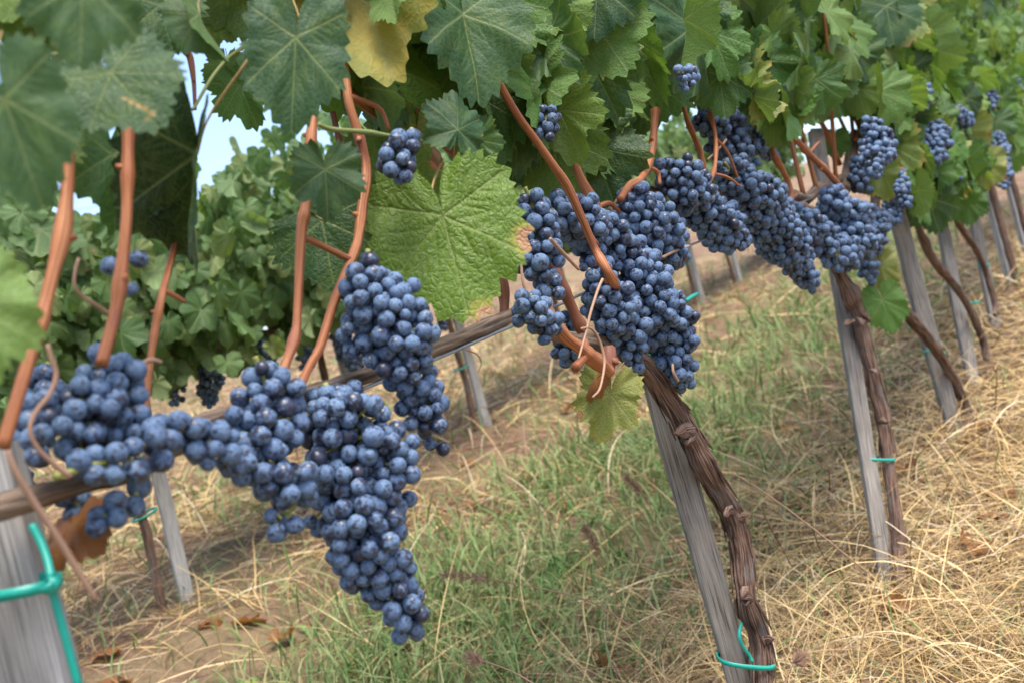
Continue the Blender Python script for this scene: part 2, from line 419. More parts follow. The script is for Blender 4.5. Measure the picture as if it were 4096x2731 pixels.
def vein_segments(ang, r):
    S = []
    rr = lambda d: np.interp(math.radians(d), ang, r)
    for d, l in ((0, .95), (53, .92), (-53, .92), (112, .9), (-112, .9)):
        L = rr(d) * l; dv = np.array([math.sin(math.radians(d)), math.cos(math.radians(d))])
        S.append((np.zeros(2), dv * L, 0.021, 0.006))
        for i, t in enumerate(np.linspace(0.18, 0.84, 5) + np.random.default_rng(int(abs(d) * 7 + len(ang) + r[0] * 1e4)).uniform(-.05, .05, 5)):
            for sd in (-1, 1):
                b = dv * L * (t + 0.04 * (sd > 0)); e = math.radians(d + sd * (38 + 14 * t + 6 * math.sin(i * 5 + d)))
                l2 = 0.42 * (1 - t) * L + 0.05
                S.append((b, b + np.array([math.sin(e), math.cos(e)]) * l2, 0.011, 0.004))
    return S

def leaf_data(seed, nr=34, na=320, lobe=0.4, cup=0.12, fold=0.15, droop=0.15, ruffle=0.06, curl=0.0, quilt=0.0045):
    rng = np.random.default_rng(seed)
    ang, r, tooth = leaf_outline(rng, na, lobe)
    rho = (np.arange(1, nr + 1) / nr) ** 0.85
    RR = rho[:, None] * (r + tooth * rho[:, None] ** 7)
    x = np.r_[0, (RR * np.sin(ang)).ravel()]; y = np.r_[0, (RR * np.cos(ang)).ravel()]
    edge = np.r_[0, np.repeat(rho, na)]
    P = np.c_[x, y]
    vein = np.zeros(len(P)); dm = np.full(len(P), 9.0)
    for a, b, w0, w1 in vein_segments(ang, r):
        ab = b - a; t = np.clip(((P - a) @ ab) / (ab @ ab), 0, 1)
        d = np.linalg.norm(P - a - t[:, None] * ab, axis=1)
        w = w0 * (1 - t) + w1 * t
        vein = np.maximum(vein, np.exp(-(d / np.maximum(w, 0.012)) ** 2) * (1.0 if w0 > 0.015 else 0.34))
        dm = np.minimum(dm, d)
    z = quilt * (1 - np.exp(-dm / 0.035)) - quilt * .4 * vein
    q = x * x + y * y
    th = np.arctan2(x, y)
    p1, p2, p3 = rng.uniform(0, 6.28, 3)
    z += cup * q * 0.6 * rng.choice([-1, 1]) * 0.5 - fold * np.abs(x) * -1 * 0.9
    z -= droop * (np.maximum(y, 0) ** 2 + 0.6 * x * x) * 1.0
    z += ruffle * edge ** 2 * (np.sin(5 * th + p1) + 0.7 * np.sin(8 * th + p2) + 0.35 * np.sin(15 * th + p3))
    z += 0.012 * np.sin(9 * x + p1) * np.sin(8 * y + p2)
    V = np.c_[x, y, z]
    if curl:                                  # roll the two sides over
        c = curl * np.abs(x); sgn = np.sign(x)
        xx = np.where(np.abs(curl) > 1e-6, np.sin(c) / curl, np.abs(x)) * sgn
        V[:, 2] += -(1 - np.cos(c)) / curl; V[:, 0] = xx
    f3 = [(0, 1 + (j + 1) % na, 1 + j) for j in range(na)]
    f4 = []
    for i in range(nr - 1):
        o1, o2 = 1 + i * na, 1 + (i + 1) * na
        for j in range(na):
            k = (j + 1) % na
            f4.append((o1 + j, o1 + k, o2 + k, o2 + j))
    return V, f3 + f4, {'vein': vein, 'edge': edge, 'lc': np.c_[x, y, 0 * x], 'rnd': np.zeros(len(x))}

SHAPES = [dict(lobe=.25, cup=.10, fold=.10, droop=.15, ruffle=.035), dict(lobe=.5, cup=.14, fold=.30, droop=.25, ruffle=.05),
          dict(lobe=.35, cup=.2, fold=-.15, droop=.35, ruffle=.06), dict(lobe=.7, cup=.1, fold=.2, droop=.1, ruffle=.05),
          dict(lobe=.15, cup=.1, fold=.55, droop=.2, ruffle=.04), dict(lobe=.4, cup=.15, fold=-.3, droop=.2, ruffle=.07),
          dict(lobe=.3, cup=.1, fold=.1, droop=.5, ruffle=.05, curl=1.6), dict(lobe=.55, cup=.1, fold=.05, droop=.2, ruffle=.08, curl=-1.5),
          dict(lobe=.2, cup=.05, fold=.06, droop=.06, ruffle=.022), dict(lobe=.3, cup=.1, fold=.9, droop=.3, ruffle=.05),
          dict(lobe=.25, cup=.06, fold=.05, droop=.05, ruffle=.025, quilt=.012)]
_leafcache = {}
def leaf_mesh(shape, mat):
    k = (shape, mat.name)
    if k not in _leafcache:
        v, f, a = leaf_data(100 + shape, **SHAPES[shape])
        _leafcache[k] = mesh('leaf', v, f, mat, a)
    return _leafcache[k]
LOW = [leaf_data(300 + i, nr=6, na=72, **SHAPES[i % 8]) for i in range(8)]
LOWF = []
for v, f, a in LOW:
    LOWF.append(np.array([t if len(t) == 4 else (t[0], t[1], t[2], t[2]) for t in f]))

def petiole_mesh(seed):
    mb = MB()
    rng = np.random.default_rng(seed)
    L = rng.uniform(.55, .9)
    pts = spline([(0, 0, 0), (rng.uniform(-.05, .05), -L * .4, -.06), (rng.uniform(-.2, .2), -L, -.35)], 10)
    tube(mb, pts, np.linspace(0.011, 0.016, 10), 7)
    v = np.concatenate(mb.v)
    return mesh('petiole', v, mb.f, M_PETIOLE, {'tc': np.concatenate(mb.tc)})
M_PETIOLE = grain_material('petiole', [(0.3, (0.24, 0.09, 0.06)), (0.6, (0.26, 0.22, 0.07)), (0.8, (0.30, 0.30, 0.10))], 3, 60, 0.2, 0.5, 0.0005)
PETIOLES = [petiole_mesh(i) for i in range(4)]

def leaf_matrix(a, tip, nrm, roll=0.0, wide=1.0):
    """matrix of a leaf from stalk end a to tip, upper face towards nrm"""
    y = tip - a; L = np.linalg.norm(y); y = y / L
    z = nrm - y * nrm.dot(y); z /= np.linalg.norm(z)
    x = np.cross(y, z)
    c, s = math.cos(roll), math.sin(roll)
    x, z = x * c - z * s, x * s + z * c
    return np.array([[x[0] * L * wide, y[0] * L, z[0] * L, a[0]], [x[1] * L * wide, y[1] * L, z[1] * L, a[1]], [x[2] * L * wide, y[2] * L, z[2] * L, a[2]], [0, 0, 0, 1]])

def foliage_mesh(name, mats4, mat, base, rng):
    V, Fq, A = [], [], {'vein': [], 'edge': [], 'lc': [], 'rnd': []}
    n0 = 0
    for M in mats4:
        k = int(rng.integers(len(LOW)))
        v, _, a = LOW[k]
        V.append(v @ M[:3, :3].T + M[:3, 3] - base); Fq.append(LOWF[k] + n0); n0 += len(v)
        for q in ('vein', 'edge', 'lc'): A[q].append(a[q])
        A['rnd'].append(np.full(len(v), rng.uniform(0, 1)))
    fq = np.concatenate(Fq)
    faces = [tuple(q) if q[2] != q[3] else tuple(q[:3]) for q in fq.tolist()]
    return mesh(name, np.concatenate(V), faces, mat, {k: np.concatenate(v) for k, v in A.items()})

# ------------------------------------------------------------------ the vines of the near row: stakes, trunks, cordons
wa, wb = W(1400, 1578), W(2960, 905)
wdir = (wb - wa) / np.linalg.norm(wb - wa)
def wire_at(x):
    return wa + wdir * ((x - wa[0]) / wdir[0])

def bark_bump(amp, ns, seed, knots=()):
    rng = np.random.default_rng(seed)
    ph = rng.uniform(0, 6.28, 8); fr = rng.integers(4, 21, 8); tw = rng.uniform(-14, 14, 8)
    tab = rng.normal(size=(400, ns))
    kk = np.hanning(9); kk /= kk.sum()
    tab = np.apply_along_axis(lambda c: np.convolve(c, kk, 'same'), 0, tab); tab = tab + .5 * (np.roll(tab, 1, 1) + np.roll(tab, -1, 1)); tab /= tab.std()
    def f(s, ang):
        r = np.ones_like(ang)
        for i in range(8):
            r += amp * (1 - 2 * np.abs(np.sin(.5 * fr[i] * ang + ph[i] + tw[i] * s * .5 + .5 * math.sin(s * 31 + i)))) / 3.2
        for (ks, kw, kh, ka) in knots:
            r += kh * math.exp(-((s - ks) / kw) ** 2) * (0.55 + 0.75 * np.maximum(0, np.cos(ang - ka)))
        u = s * 260 % (len(tab) - 1); k = int(u); u -= k
        r += amp * .75 * (tab[k] * (1 - u) + tab[k + 1] * u) * 1.25
        r += amp * 0.5 * math.sin(s * 63 + ph[0]) * 0.4
        return r
    return f

def pxtube(mb, pts, off, ns=12, n=60, bump=None, mi=0, cap=True, y=None):
    """tube through photograph positions (px, py, half width in px[, off])"""
    rows = []
    for p in pts:
        q = W(p[0], p[1], p[3] if len(p) > 3 else off, y)
        rows.append((*q, p[2] * depth(q) / F))
    s = spline(rows, n)
    tube(mb, s[:, :3], np.maximum(s[:, 3], 0.0004), ns, bump, mi, cap)
    return s

VX = []          # trunk positions along the row
VINES = []
PX_TRUNK = {
    2: [(2490, 1392, 36), (2570, 1450, 46), (2680, 1605, 52), (2755, 1735, 54), (2830, 1880, 50), (2925, 2050, 50), (2965, 2200, 46), (2985, 2390, 47), (3040, 2560, 48), (3055, 2740, 47), (3075, 2960, 47)],
    3: [(3300, 940, 26), (3346, 1066, 30), (3395, 1170, 32), (3436, 1275, 36), (3482, 1474, 32), (3531, 1684, 32), (3556, 1870, 30), (3586, 2093, 32), (3606, 2330, 34), (3615, 2420, 34)],
    4: [(3500, 1010, 20), (3556, 1168, 25), (3633, 1263, 28), (3735, 1385, 27), (3818, 1525, 26), (3869, 1665, 27), (3894, 1870, 25), (3905, 1960, 25)],
    5: [(3640, 820, 16), (3690, 951, 18), (3735, 1040, 20), (3850, 1187, 18), (3926, 1346, 18), (3950, 1440, 18)],
    6: [(3790, 780, 13), (3837, 900, 15), (3920, 1027, 15), (3977, 1206, 15), (3985, 1260, 15)],
}
PX_STAKE = {   # top, bottom, width in px, off
    1: ((-100, 1800), (140, 2731), 290, -0.028),
    2: ((2612, 1480), (2962, 2731), 106, -0.02),
    3: ((3262, 523), (3545, 2300), 64, -0.012),
    4: ((3560, 760), (3805, 1678), 62, -0.01),
    5: ((3740, 760), (3869, 1410), 46, -0.02),
    6: ((3860, 700), (3946, 1120), 38, -0.02),
}
def stake(base, top, width, thick, seed, label, group, d=None):
    rng = np.random.default_rng(seed)
    mb = MB(); n = 22
    ax = top - base; L = np.linalg.norm(ax); ax /= L
    u = np.array([0.9, -0.35, 0]) if d is None else d
    u = u - ax * u.dot(ax); u /= np.linalg.norm(u); v = np.cross(ax, u)
    ring = []
    c = 0.14
    for (a, b) in ((-1 + c, -1), (1 - c, -1), (1, -1 + c), (1, 1 - c), (1 - c, 1), (-1 + c, 1), (-1, 1 - c), (-1, -1 + c)): ring.append((a, b))
    V, TC = [], []
    w1, w2 = rng.uniform(-.03, .03, 2)
    for i in range(n):
        t = i / (n - 1)
        ws = 1 + 0.05 * math.sin(t * 7 + seed) + 0.02 * rng.normal()
        cen = base + ax * L * t + u * w1 * width * math.sin(t * 9) + v * w2 * width * math.cos(t * 7)
        for (a, b) in ring:
            jj = rng.normal(0, 0.012)
            V.append(cen + u * a * width / 2 * (ws + jj) + v * b * thick / 2 * (1 + jj)); TC.append((a * width / 2, b * thick / 2, L * t + seed))
    V[-1] += ax * -0.006; V[-4] += ax * -0.01; V[-3] += ax * -0.007
    f = []
    for i in range(n - 1):
        for j in range(8):
            k = (j + 1) % 8
            f.append((i * 8 + j, i * 8 + k, (i + 1) * 8 + k, (i + 1) * 8 + j))
    f.append(tuple(range(8))[::-1]); f.append(tuple((n - 1) * 8 + j for j in range(8)))
    mb.put(np.array(V), f, np.array(TC))
    o = mb.build('vine_stake', M_STAKE_PALE if seed == 1 or seed >= 7 else M_STAKE, None, base, smooth=False)
    o.location = base
    return tag(o, label, 'stake', group)

STAKE_LABEL = {1: 'wide blurred grey timber stake with a long green tie knotted round it', 2: 'split grey timber stake leaning behind the shaggy trunk in focus',
               3: 'grey timber stake rising beside a red cane, second trunk in focus order', 4: 'grey stake crossed by a trunk leaning over it, green tie halfway', 
               5: 'grey stake under drooping aged leaves, next after the crossed one', 6: 'thin far grey stake deep in the row above the straw'}
STAKE_LABEL[3] = 'tall grey timber stake whose sawn top shows beside a red cane'
STAKES = {}
for i, (t, b, w, off) in PX_STAKE.items():
    pt, pb = W(*t, off), W(*b, off)
    ax = pb - pt
    # run the stake down into the ground
    k = 1.0
    for _ in range(200):
        q = pt + ax * k
        if q[2] < ground(q[0], q[1]) - 0.06: break
        k += 0.02
    wm = w * depth(pb) / F
    STAKES[i] = (pt, q, wm)
    stake(q, pt, wm, wm * 0.6, i, STAKE_LABEL[i], 'timber stakes of the near row', rw)

def trunk_knots(i):
    return {2: [(0.215, 0.016, 0.34, 2.0), (0.235, 0.012, 0.24, 4.0), (0.375, 0.014, 0.20, 0.5), (0.445, 0.014, 0.26, 3.1), (0.515, 0.014, 0.2, 0.2), (0.05, 0.03, 0.12, 1.0)],
            3: [(0.145, 0.022, 0.75, 5.8), (0.40, 0.02, 0.3, 1.0)], 4: [(0.10, 0.025, 0.6, 2.0), (0.28, 0.02, 0.25, 0.4)]}.get(i, [(0.12, 0.02, 0.4, 1.0), (0.3, 0.02, 0.25, 3.0)])

VINE_LABEL = {1: 'grapevine at the near end of the row, dark leaves over the blurred stake', 2: 'grapevine with the shaggy brown trunk in focus and a long arm reaching left',
              3: 'grapevine with a brown trunk tied in green to the stake in the straw', 4: 'grapevine whose knotty trunk slants across its stake, second trunk behind the focused one',
              5: 'grapevine with a thin trunk bound by a green tie, below brown edged leaves', 6: 'grapevine with a slim dark trunk, far up the straw strip'}
def vine_root(x, y=Y1):
    return np.array([x, y, float(ground(x, y))])

vine = {}
heads = {}
for i, pts in PX_TRUNK.items():
    foot = W(pts[-1][0], pts[-1][1], 0.012)
    base = vine_root(foot[0])
    vine[i] = thing('grapevine', base, VINE_LABEL[i], 'grapevine', 'grapevines of the near row')
    vine[i]['_'] = 0; del vine[i]['_']
    mb = MB()
    ns, n = (56, 190) if i == 2 else (32, 90) if i == 3 else (20, 50)
    pts_ = [(p[0], p[1], p[2] * .82) for p in pts]
    pxtube(mb, pts_, 0.018, ns, n, bark_bump(0.075 if i < 4 else .06, ns, i, trunk_knots(i)))
    if i in (2, 3):          # loose strips of bark
        rng = np.random.default_rng(40 + i)
        rows = spline([(*W(p[0], p[1], 0.018), p[2] * depth(W(p[0], p[1], 0.018)) / F) for p in pts], 120)
        for k in range(90 if i == 2 else 30):
            j = int(rng.integers(6, 100)); l = int(rng.integers(4, 14))
            seg = rows[j:j + l]
            if len(seg) < 4: continue
            a = rng.uniform(0, 6.28)
            side = rw * math.cos(a) + (-R[:, 2] if False else R @ np.array([0, 0, -1])) * math.sin(a)
            lift = np.linspace(1.0, 1.0 + rng.uniform(.0, .25), len(seg))
            tube(mb, seg[:, :3] + side * (seg[:, 3] * lift)[:, None], rng.uniform(.0007, .0019) * np.sin(np.linspace(.25, 2.9, len(seg))) + .0003, 5)
    for (kx, ky, dx, dy, rr_) in ([(2742, 1722, -60, 25, 30), (2760, 1745, -25, 55, 24), (2925, 2045, -45, 35, 17), (2965, 2075, 45, -22, 17), (2985, 2385, -30, 10, 26), (2990, 2400, -8, 38, 18), (3070, 2560, 42, -6, 16)] if i == 2 else [] if i > 3 else
                                  [(3450, 1265, 40, -25, 18), (3440, 1285, 20, 30, 17), (3460, 1280, 45, 10, 13), (3400, 1290, -35, 25, 13), (3531, 1684, 18, 5, 16), (3490, 1480, 30, 20, 9)]):
        a = W(kx, ky, .030); b = W(kx + dx * .55, ky + dy * .55, .040); r_ = rr_ * .85 * depth(a) / F
        tube(mb, spline([a, (a + b) / 2 + [0, 0, .002], b], 7), np.array([1.5, 1.35, 1.15, 1.0, .95, .75, .4]) * r_, 16, bark_bump(.26, 16, int(kx)))
    mb.build('trunk', M_BARK, vine[i], base)
    heads[i] = W(pts[0][0], pts[0][1], 0.0)
    VX.append((i, base[0]))
b1 = vine_root(W(-420, 2600)[0])
vine[1] = thing('grapevine', b1, VINE_LABEL[1], 'grapevine', 'grapevines of the near row')
mb = MB()
tube(mb, spline([b1 - [0, 0, .05], b1 + [.01, 0.01, .3], W(-330, 2090)], 40), 0.017, 24, bark_bump(.08, 24, 1))
mb.build('trunk', M_BARK, vine[1], b1)
VX.insert(0, (1, b1[0]))
step = VX[3][1] - VX[2][1]
x_last = VX[-1][1]
FARL = ['faint grapevine far along the row, first past the slim dark trunk', 'faint grapevine far along the row, second past the slim dark trunk', 'faint grapevine far along the row, third past the slim dark trunk',
        'faint grapevine far along the row, fourth past the slim dark trunk', 'faint grapevine near the end of the row at the right edge']
for k in range(5):
    i = 7 + k
    x = x_last + step * (k + 1)
    base = vine_root(x)
    vine[i] = thing('grapevine', base, FARL[k], 'grapevine', 'grapevines of the near row')
    mb = MB(); hd = wire_at(x)
    tube(mb, spline([base - [0, 0, .05], base + [random.uniform(-.04, .04), 0, .3], hd], 24), 0.016, 12, bark_bump(.06, 12, i))
    mb.build('trunk', M_BARK, vine[i], base)
    heads[i] = hd
    VX.append((i, x))
    if k < 2:
        q = vine_root(x + .03, Y1 + .03); q[2] -= .06
        stake(q, q + np.array([-.02, 0, .75]), .036, .02, i, ['weathered grey stake by the right edge, rising pale past small bunches', 'most distant grey stake of the row at the right edge'][k], 'timber stakes of the near row')
VX = dict(VX)

# cordons: the old horizontal arm each trunk sends back along the wire
def cordon(i, pts, off, n=70, ns=30):
    mb = MB()
    pxtube(mb, pts, off, ns, n, bark_bump(.09, ns, 60 + i, [(.12 * q + .05, .02, .25, q * 2.0) for q in range(8)]))
    return mb.build('cordon', M_CORDON, vine[i], np.array(vine[i].location))
cordon(2, [(2520, 1420, 40), (2448, 1387, 40), (2350, 1372, 34), (2257, 1353, 30), (2150, 1290, 28), (2065, 1257, 28), (1938, 1315, 32), (1746, 1391, 33), (1491, 1493, 34), (1300, 1557, 34), (1080, 1625, 36), (829, 1690, 40), (600, 1850, 42), (528, 1884, 42), (291, 1945, 44), (0, 2030, 50), (-200, 2085, 50)], 0.012, 150, 36)
cordon(3, [(3310, 960, 26), (3285, 880, 24), (3240, 845, 22), (3123, 813, 20), (2980, 790, 19), (2823, 765, 20), (2640, 765, 22), (2560, 770, 22), (2499, 795, 22), (2440, 860, 22)], 0.0, 80, 24)
for i in list(range(4, 12)):
    x0, x1 = VX[i - 1], VX[i]
    xs = np.linspace(x1, x0 + .05, 10)
    P = np.array([wire_at(x) + np.array([0, random.uniform(-.01, .01), random.uniform(-.015, .015)]) for x in xs])
    P[0] = heads[i]
    mb = MB(); tube(mb, spline(P, 40), .012, 14, bark_bump(.08, 14, 80 + i))
    mb.build('cordon', M_CORDON, vine[i], np.array(vine[i].location))
# the grey upright spur beside the tall stake
mb = MB(); pxtube(mb, [(3378, 762, 24), (3400, 640, 24), (3422, 540, 25)], .01, 18, 20, bark_bump(.05, 18, 5))
mb.build('spur', M_CORDON, vine[4], np.array(vine[4].location))

# trellis wires
mb = MB()
p0, p1 = wire_at(-1.2), wire_at(14)
tube(mb, polyline([W(-300, 2150, .0), W(0, 2058, .0), W(890, 1752, .012), W(1450, 1562, .012), W(2080, 1292, .02), W(2660, 1020, .02), W(2960, 905, .02), W(3270, 785, .0), p1], 90), 0.0016, 8)
tag(mb.build('trellis_wire', M_WIRE), 'grey steel wire stretched along the row just below the old arms', 'wire')
mb = MB()
up = np.array([0, 0, .20])
q0 = W(2590, 107, -.02); 
tube(mb, spline([q0 - wdir * 3, q0 + wdir * 12], 60), 0.0017, 8)
s_ = q0 + wdir * 0.01
tt = np.linspace(0, 1, 60)
coil = np.array([s_ + wdir * (t * .05) + np.array([0, .004 * math.cos(t * 40), .004 * math.sin(t * 40)]) for t in tt])
tube(mb, coil, 0.0011, 6)
tag(mb.build('trellis_wire', M_WIRE), 'upper steel wire with a twisted splice among the leaves', 'wire')

# ------------------------------------------------------------------ canes
def cane_knot(mb, p, r, rng, mi=1):
    v = np.array([rng.normal() for _ in range(3)]); v /= np.linalg.norm(v)
    tube(mb, spline([p, p + v * r * 1.7], 4), [r * .7, r * .6, r * .5, r * .25], 7, None, mi)

def cane(i, pts, off, mat=None, n=46, ns=14, nodes=3, extra=(), seed=0, name='cane'):
    rng = np.random.default_rng(seed + i * 100 + int(pts[0][0]))
    L = len(pts)
    ks = rng.uniform(.12, .9, nodes)
    mb = MB()
    rows = []
    for p in pts:
        q = W(p[0], p[1], p[3] if len(p) > 3 else off)
        rows.append((*q, p[2] * .87 * depth(q) / F))
    s = spline(rows, n)
    tot = np.linalg.norm(np.diff(s[:, :3], axis=0), axis=1).sum()
    rad = s[:, 3] * np.array([1 + sum(.34 * math.exp(-((t / (n - 1) - k) / (0.010 / max(tot, .02))) ** 2) for k in ks) for t in range(n)])
    tube(mb, s[:, :3], rad, ns, lambda q, a: 1 + .025 * np.sin(9 * a + 3) + .02 * np.sin(5 * a + q * 11))
    for k in ks:
        j = int(k * (n - 1)); cane_knot(mb, s[j, :3], rad[j] * 1.0, rng, 0)
    for e in extra:
        rows = [(*W(p[0], p[1], off), p[2] * depth(W(p[0], p[1], off)) / F) for p in e]
        q = spline(rows, 14); tube(mb, q[:, :3], q[:, 3], 10)
    return mb.build(name, [mat or M_CANE, M_CUT], vine[i], np.array(vine[i].location))

CANES = [
    (2, [(272, -60, 28), (264, 190, 28), (266, 500, 28), (275, 640, 28), (255, 900, 29), (205, 1120, 30), (155, 1310, 31), (70, 1590, 31), (10, 1790, 33)], .055, M_CANE, ()),
    (2, [(530, 150, 22), (515, 480, 25), (510, 740, 25), (503, 920, 26), (475, 1170, 28), (452, 1290, 28), (405, 1460, 30)], .05, M_CANE, ()),
    (2, [(745, 780, 12, -.04), (720, 900, 13, -.03), (689, 1021, 15, 0), (650, 1174, 17), (622, 1310, 15), (606, 1410, 16), (590, 1530, 17), (580, 1690, 20)], .02, M_CANE, [[(665, 1165, 12), (700, 1185, 10), (742, 1208, 7)]]),
    (2, [(1262, 380, 18), (1250, 491, 20), (1225, 803, 21), (1205, 938, 24), (1192, 1219, 20), (1180, 1346, 22), (1129, 1490, 22)], .03, M_CANE, [[(1205, 945, 16), (1290, 985, 13), (1400, 1040, 15)]]),
    (2, [(1360, 180, 18), (1383, 306, 20), (1396, 415, 21), (1440, 560, 20), (1466, 676, 21), (1450, 820, 20), (1434, 944, 21), (1415, 1015, 24), (1338, 1206, 22), (1282, 1385, 22), (1240, 1460, 20), (1199, 1545, 23)], .03, M_CANE, [[(1396, 385, 12), (1490, 420, 11), (1530, 450, 10), (1555, 520, 9)]]),
    (2, [(1560, 150, 30), (1664, 383, 30), (1740, 490, 32), (1823, 612, 30), (1925, 700, 28), (2000, 800, 26), (2060, 1000, 24)], -.04, M_CANE_DARK, ()),
    (2, [(1380, 350, 20), (1440, 410, 20), (1555, 497, 21), (1660, 610, 22), (1772, 720, 22), (1860, 860, 22)], -.02, M_CANE, ()),
    (2, [(1540, 340, 18), (1640, 480, 19), (1720, 600, 18), (1790, 700, 18)], -.035, M_TENDRIL, ()),
    (2, [(1330, 450, 14), (1365, 600, 14), (1400, 720, 13), (1410, 800, 13)], -.03, M_CANE_DARK, ()),
    (2, [(1850, 40, 18), (1900, 150, 18), (1960, 260, 18), (2008, 357, 18), (2075, 470, 18), (2142, 561, 18), (2215, 665, 19), (2269, 746, 22), (2330, 880, 19), (2384, 1005, 18), (2441, 1104, 20, .07), (2480, 1180, 17, .03), (2510, 1250, 15, .0)], .06, M_CANE, [[(2262, 738, 10), (2300, 790, 9), (2340, 900, 8), (2395, 985, 7)]]),
    (2, [(2290, 600, 19), (2314, 695, 20), (2384, 835, 24), (2410, 880, 20), (2435, 940, 19), (2460, 1040, 18)], .02, M_CANE, [[(2385, 832, 13), (2440, 815, 10), (2500, 870, 9)]]),
    (2, [(2625, 440, 17), (2620, 459, 18), (2612, 560, 16), (2595, 657, 18), (2560, 720, 17), (2512, 752, 19), (2480, 800, 16)], .03, M_CANE, [[(2592, 668, 9), (2630, 690, 9), (2640, 740, 8)]]),
    (2, [(2180, 1210, 22), (2212, 1283, 25), (2260, 1345, 26), (2320, 1391, 30), (2350, 1420, 31), (2400, 1455, 30), (2437, 1490, 30)], .06, M_CANE, [[(2340, 1425, 20), (2318, 1450, 18), (2300, 1470, 20)]]),
    (2, [(2190, 1020, 20), (2218, 1085, 22), (2245, 1145, 24), (2276, 1206, 24), (2305, 1270, 23), (2330, 1325, 24)], .035, M_CANE_DARK, ()),
    (2, [(2436, 1392, 22), (2436, 1440, 20), (2437, 1480, 20)], .045, M_CANE_DARK, ()),
    (2, [(1990, 1060, 19), (2005, 1120, 18), (2016, 1190, 20), (2016, 1270, 22)], -.01, M_CANE_DARK, ()),
    (2, [(1975, 620, 14), (1990, 680, 14), (2020, 740, 13)], -.05, M_CANE_DARK, ()),
    (3, [(2800, 250, 8), (2810, 313, 9), (2835, 430, 9), (2861, 542, 9), (2862, 640, 9), (2850, 700, 10), (2824, 755, 10)], .06, M_CANE, [[(2861, 550, 6), (2910, 610, 6), (2950, 710, 5)], [(2850, 695, 6), (2910, 710, 6), (2960, 745, 5)]]),
    (3, [(2735, 430, 10), (2753, 491, 11), (2798, 600, 11), (2817, 689, 12), (2824, 760, 12)], .01, M_CANE, ()),
    (3, [(3020, 400, 12), (3046, 478, 13), (3080, 560, 13), (3097, 625, 14), (3145, 710, 13), (3165, 780, 14), (3155, 815, 14), (3130, 838, 15)], .03, M_CANE, [[(3165, 795, 9), (3190, 775, 6)]]),
    (4, [(3100, 460, 12), (3135, 504, 13), (3185, 560, 13), (3231, 612, 15), (3300, 680, 14), (3372, 762, 15)], .06, M_CANE, [[(3235, 615, 8), (3260, 585, 6), (3275, 570, 5)]]),
    (4, [(3385, 385, 10), (3400, 430, 11), (3425, 480, 11), (3440, 520, 12), (3425, 560, 12)], .03, M_CANE, ()),
    (3, [(3150, -40, 8), (3160, 60, 9), (3166, 166, 9), (3190, 250, 8), (3203, 330, 9), (3240, 410, 10), (3300, 520, 11), (3360, 660, 11)], .0, M_CANE, ()),
    (2, [(730, 90, 11), (738, 150, 12), (742, 205, 12), (760, 232, 15), (775, 330, 8), (780, 440, 8)], -.03, M_CANE_DARK, ()),
    (2, [(770, 440, 7), (790, 410, 7), (842, 319, 8), (900, 245, 8), (950, 204, 7), (1050, 150, 6)], -.02, M_SHOOT, ()),
    (2, [(1275, 500, 10), (1330, 518, 11), (1450, 528, 11), (1560, 545, 10), (1690, 562, 10), (1770, 556, 11), (1815, 542, 12), (1860, 532, 9)], .055, M_SHOOT, ()),
    (2, [(215, -40, 10), (222, 180, 12), (232, 330, 11)], .02, M_SHOOT, ()),
    (2, [(0, 240, 10), (50, 185, 10), (110, 225, 9), (150, 262, 11), (190, 228, 9), (240, 215, 8)], .04, M_SHOOT, ()),
]
for c in CANES:
    cane(c[0], c[1], c[2], c[3], extra=c[4], name='shoot' if c[3] is M_SHOOT else 'cane', nodes=1 if c[3] is M_SHOOT else 3)

TENDRILS = [
    (2, [(191, 1378, 10), (205, 1430, 10), (225, 1500, 11), (195, 1580, 10), (140, 1650, 10), (120, 1720, 10), (150, 1790, 10), (210, 1850, 11), (280, 1905, 13)], .07),
    (2, [(315, 1035, 7), (300, 1090, 7), (300, 1150, 7), (340, 1195, 8), (390, 1225, 8), (430, 1255, 9)], .04),
    (2, [(30, 1800, 10), (60, 1880, 14), (130, 2000, 15), (230, 2150, 15), (310, 2280, 14), (385, 2400, 10)], .075),
    (2, [(2410, 1117, 6), (2395, 1150, 6), (2376, 1206, 6), (2360, 1260, 6), (2346, 1321, 5), (2330, 1380, 5), (2314, 1436, 4)], .085),
    (2, [(2325, 1315, 5), (2360, 1312, 5), (2390, 1345, 6), (2410, 1400, 6), (2418, 1450, 6), (2410, 1510, 5), (2396, 1560, 5), (2370, 1588, 4)], .085),
    (2, [(2200, 955, 8), (2250, 1010, 8), (2315, 1078, 7)], .085),
    (2, [(2690, 1455, 5), (2694, 1490, 6), (2712, 1525, 6)], .075),
    (2, [(555, 1490, 10), (575, 1450, 10), (610, 1440, 11), (645, 1448, 8)], .04),
    (2, [(1850, 1395, 3), (1905, 1415, 3), (1925, 1450, 3), (1910, 1490, 2)], .02),
    (2, [(2085, 1055, 5), (2090, 1120, 6), (2100, 1160, 6), (2108, 1200, 5)], .06),
    (3, [(2830, 640, 4), (2880, 590, 5), (2905, 560, 5)], .05),
    (2, [(2650, 1030, 6), (2690, 1010, 6), (2755, 985, 6)], .05),
]
for i, p, off in TENDRILS:
    mb = MB(); pxtube(mb, p, off, 7, 34)
    mb.build('tendril', M_TENDRIL, vine[i], np.array(vine[i].location))

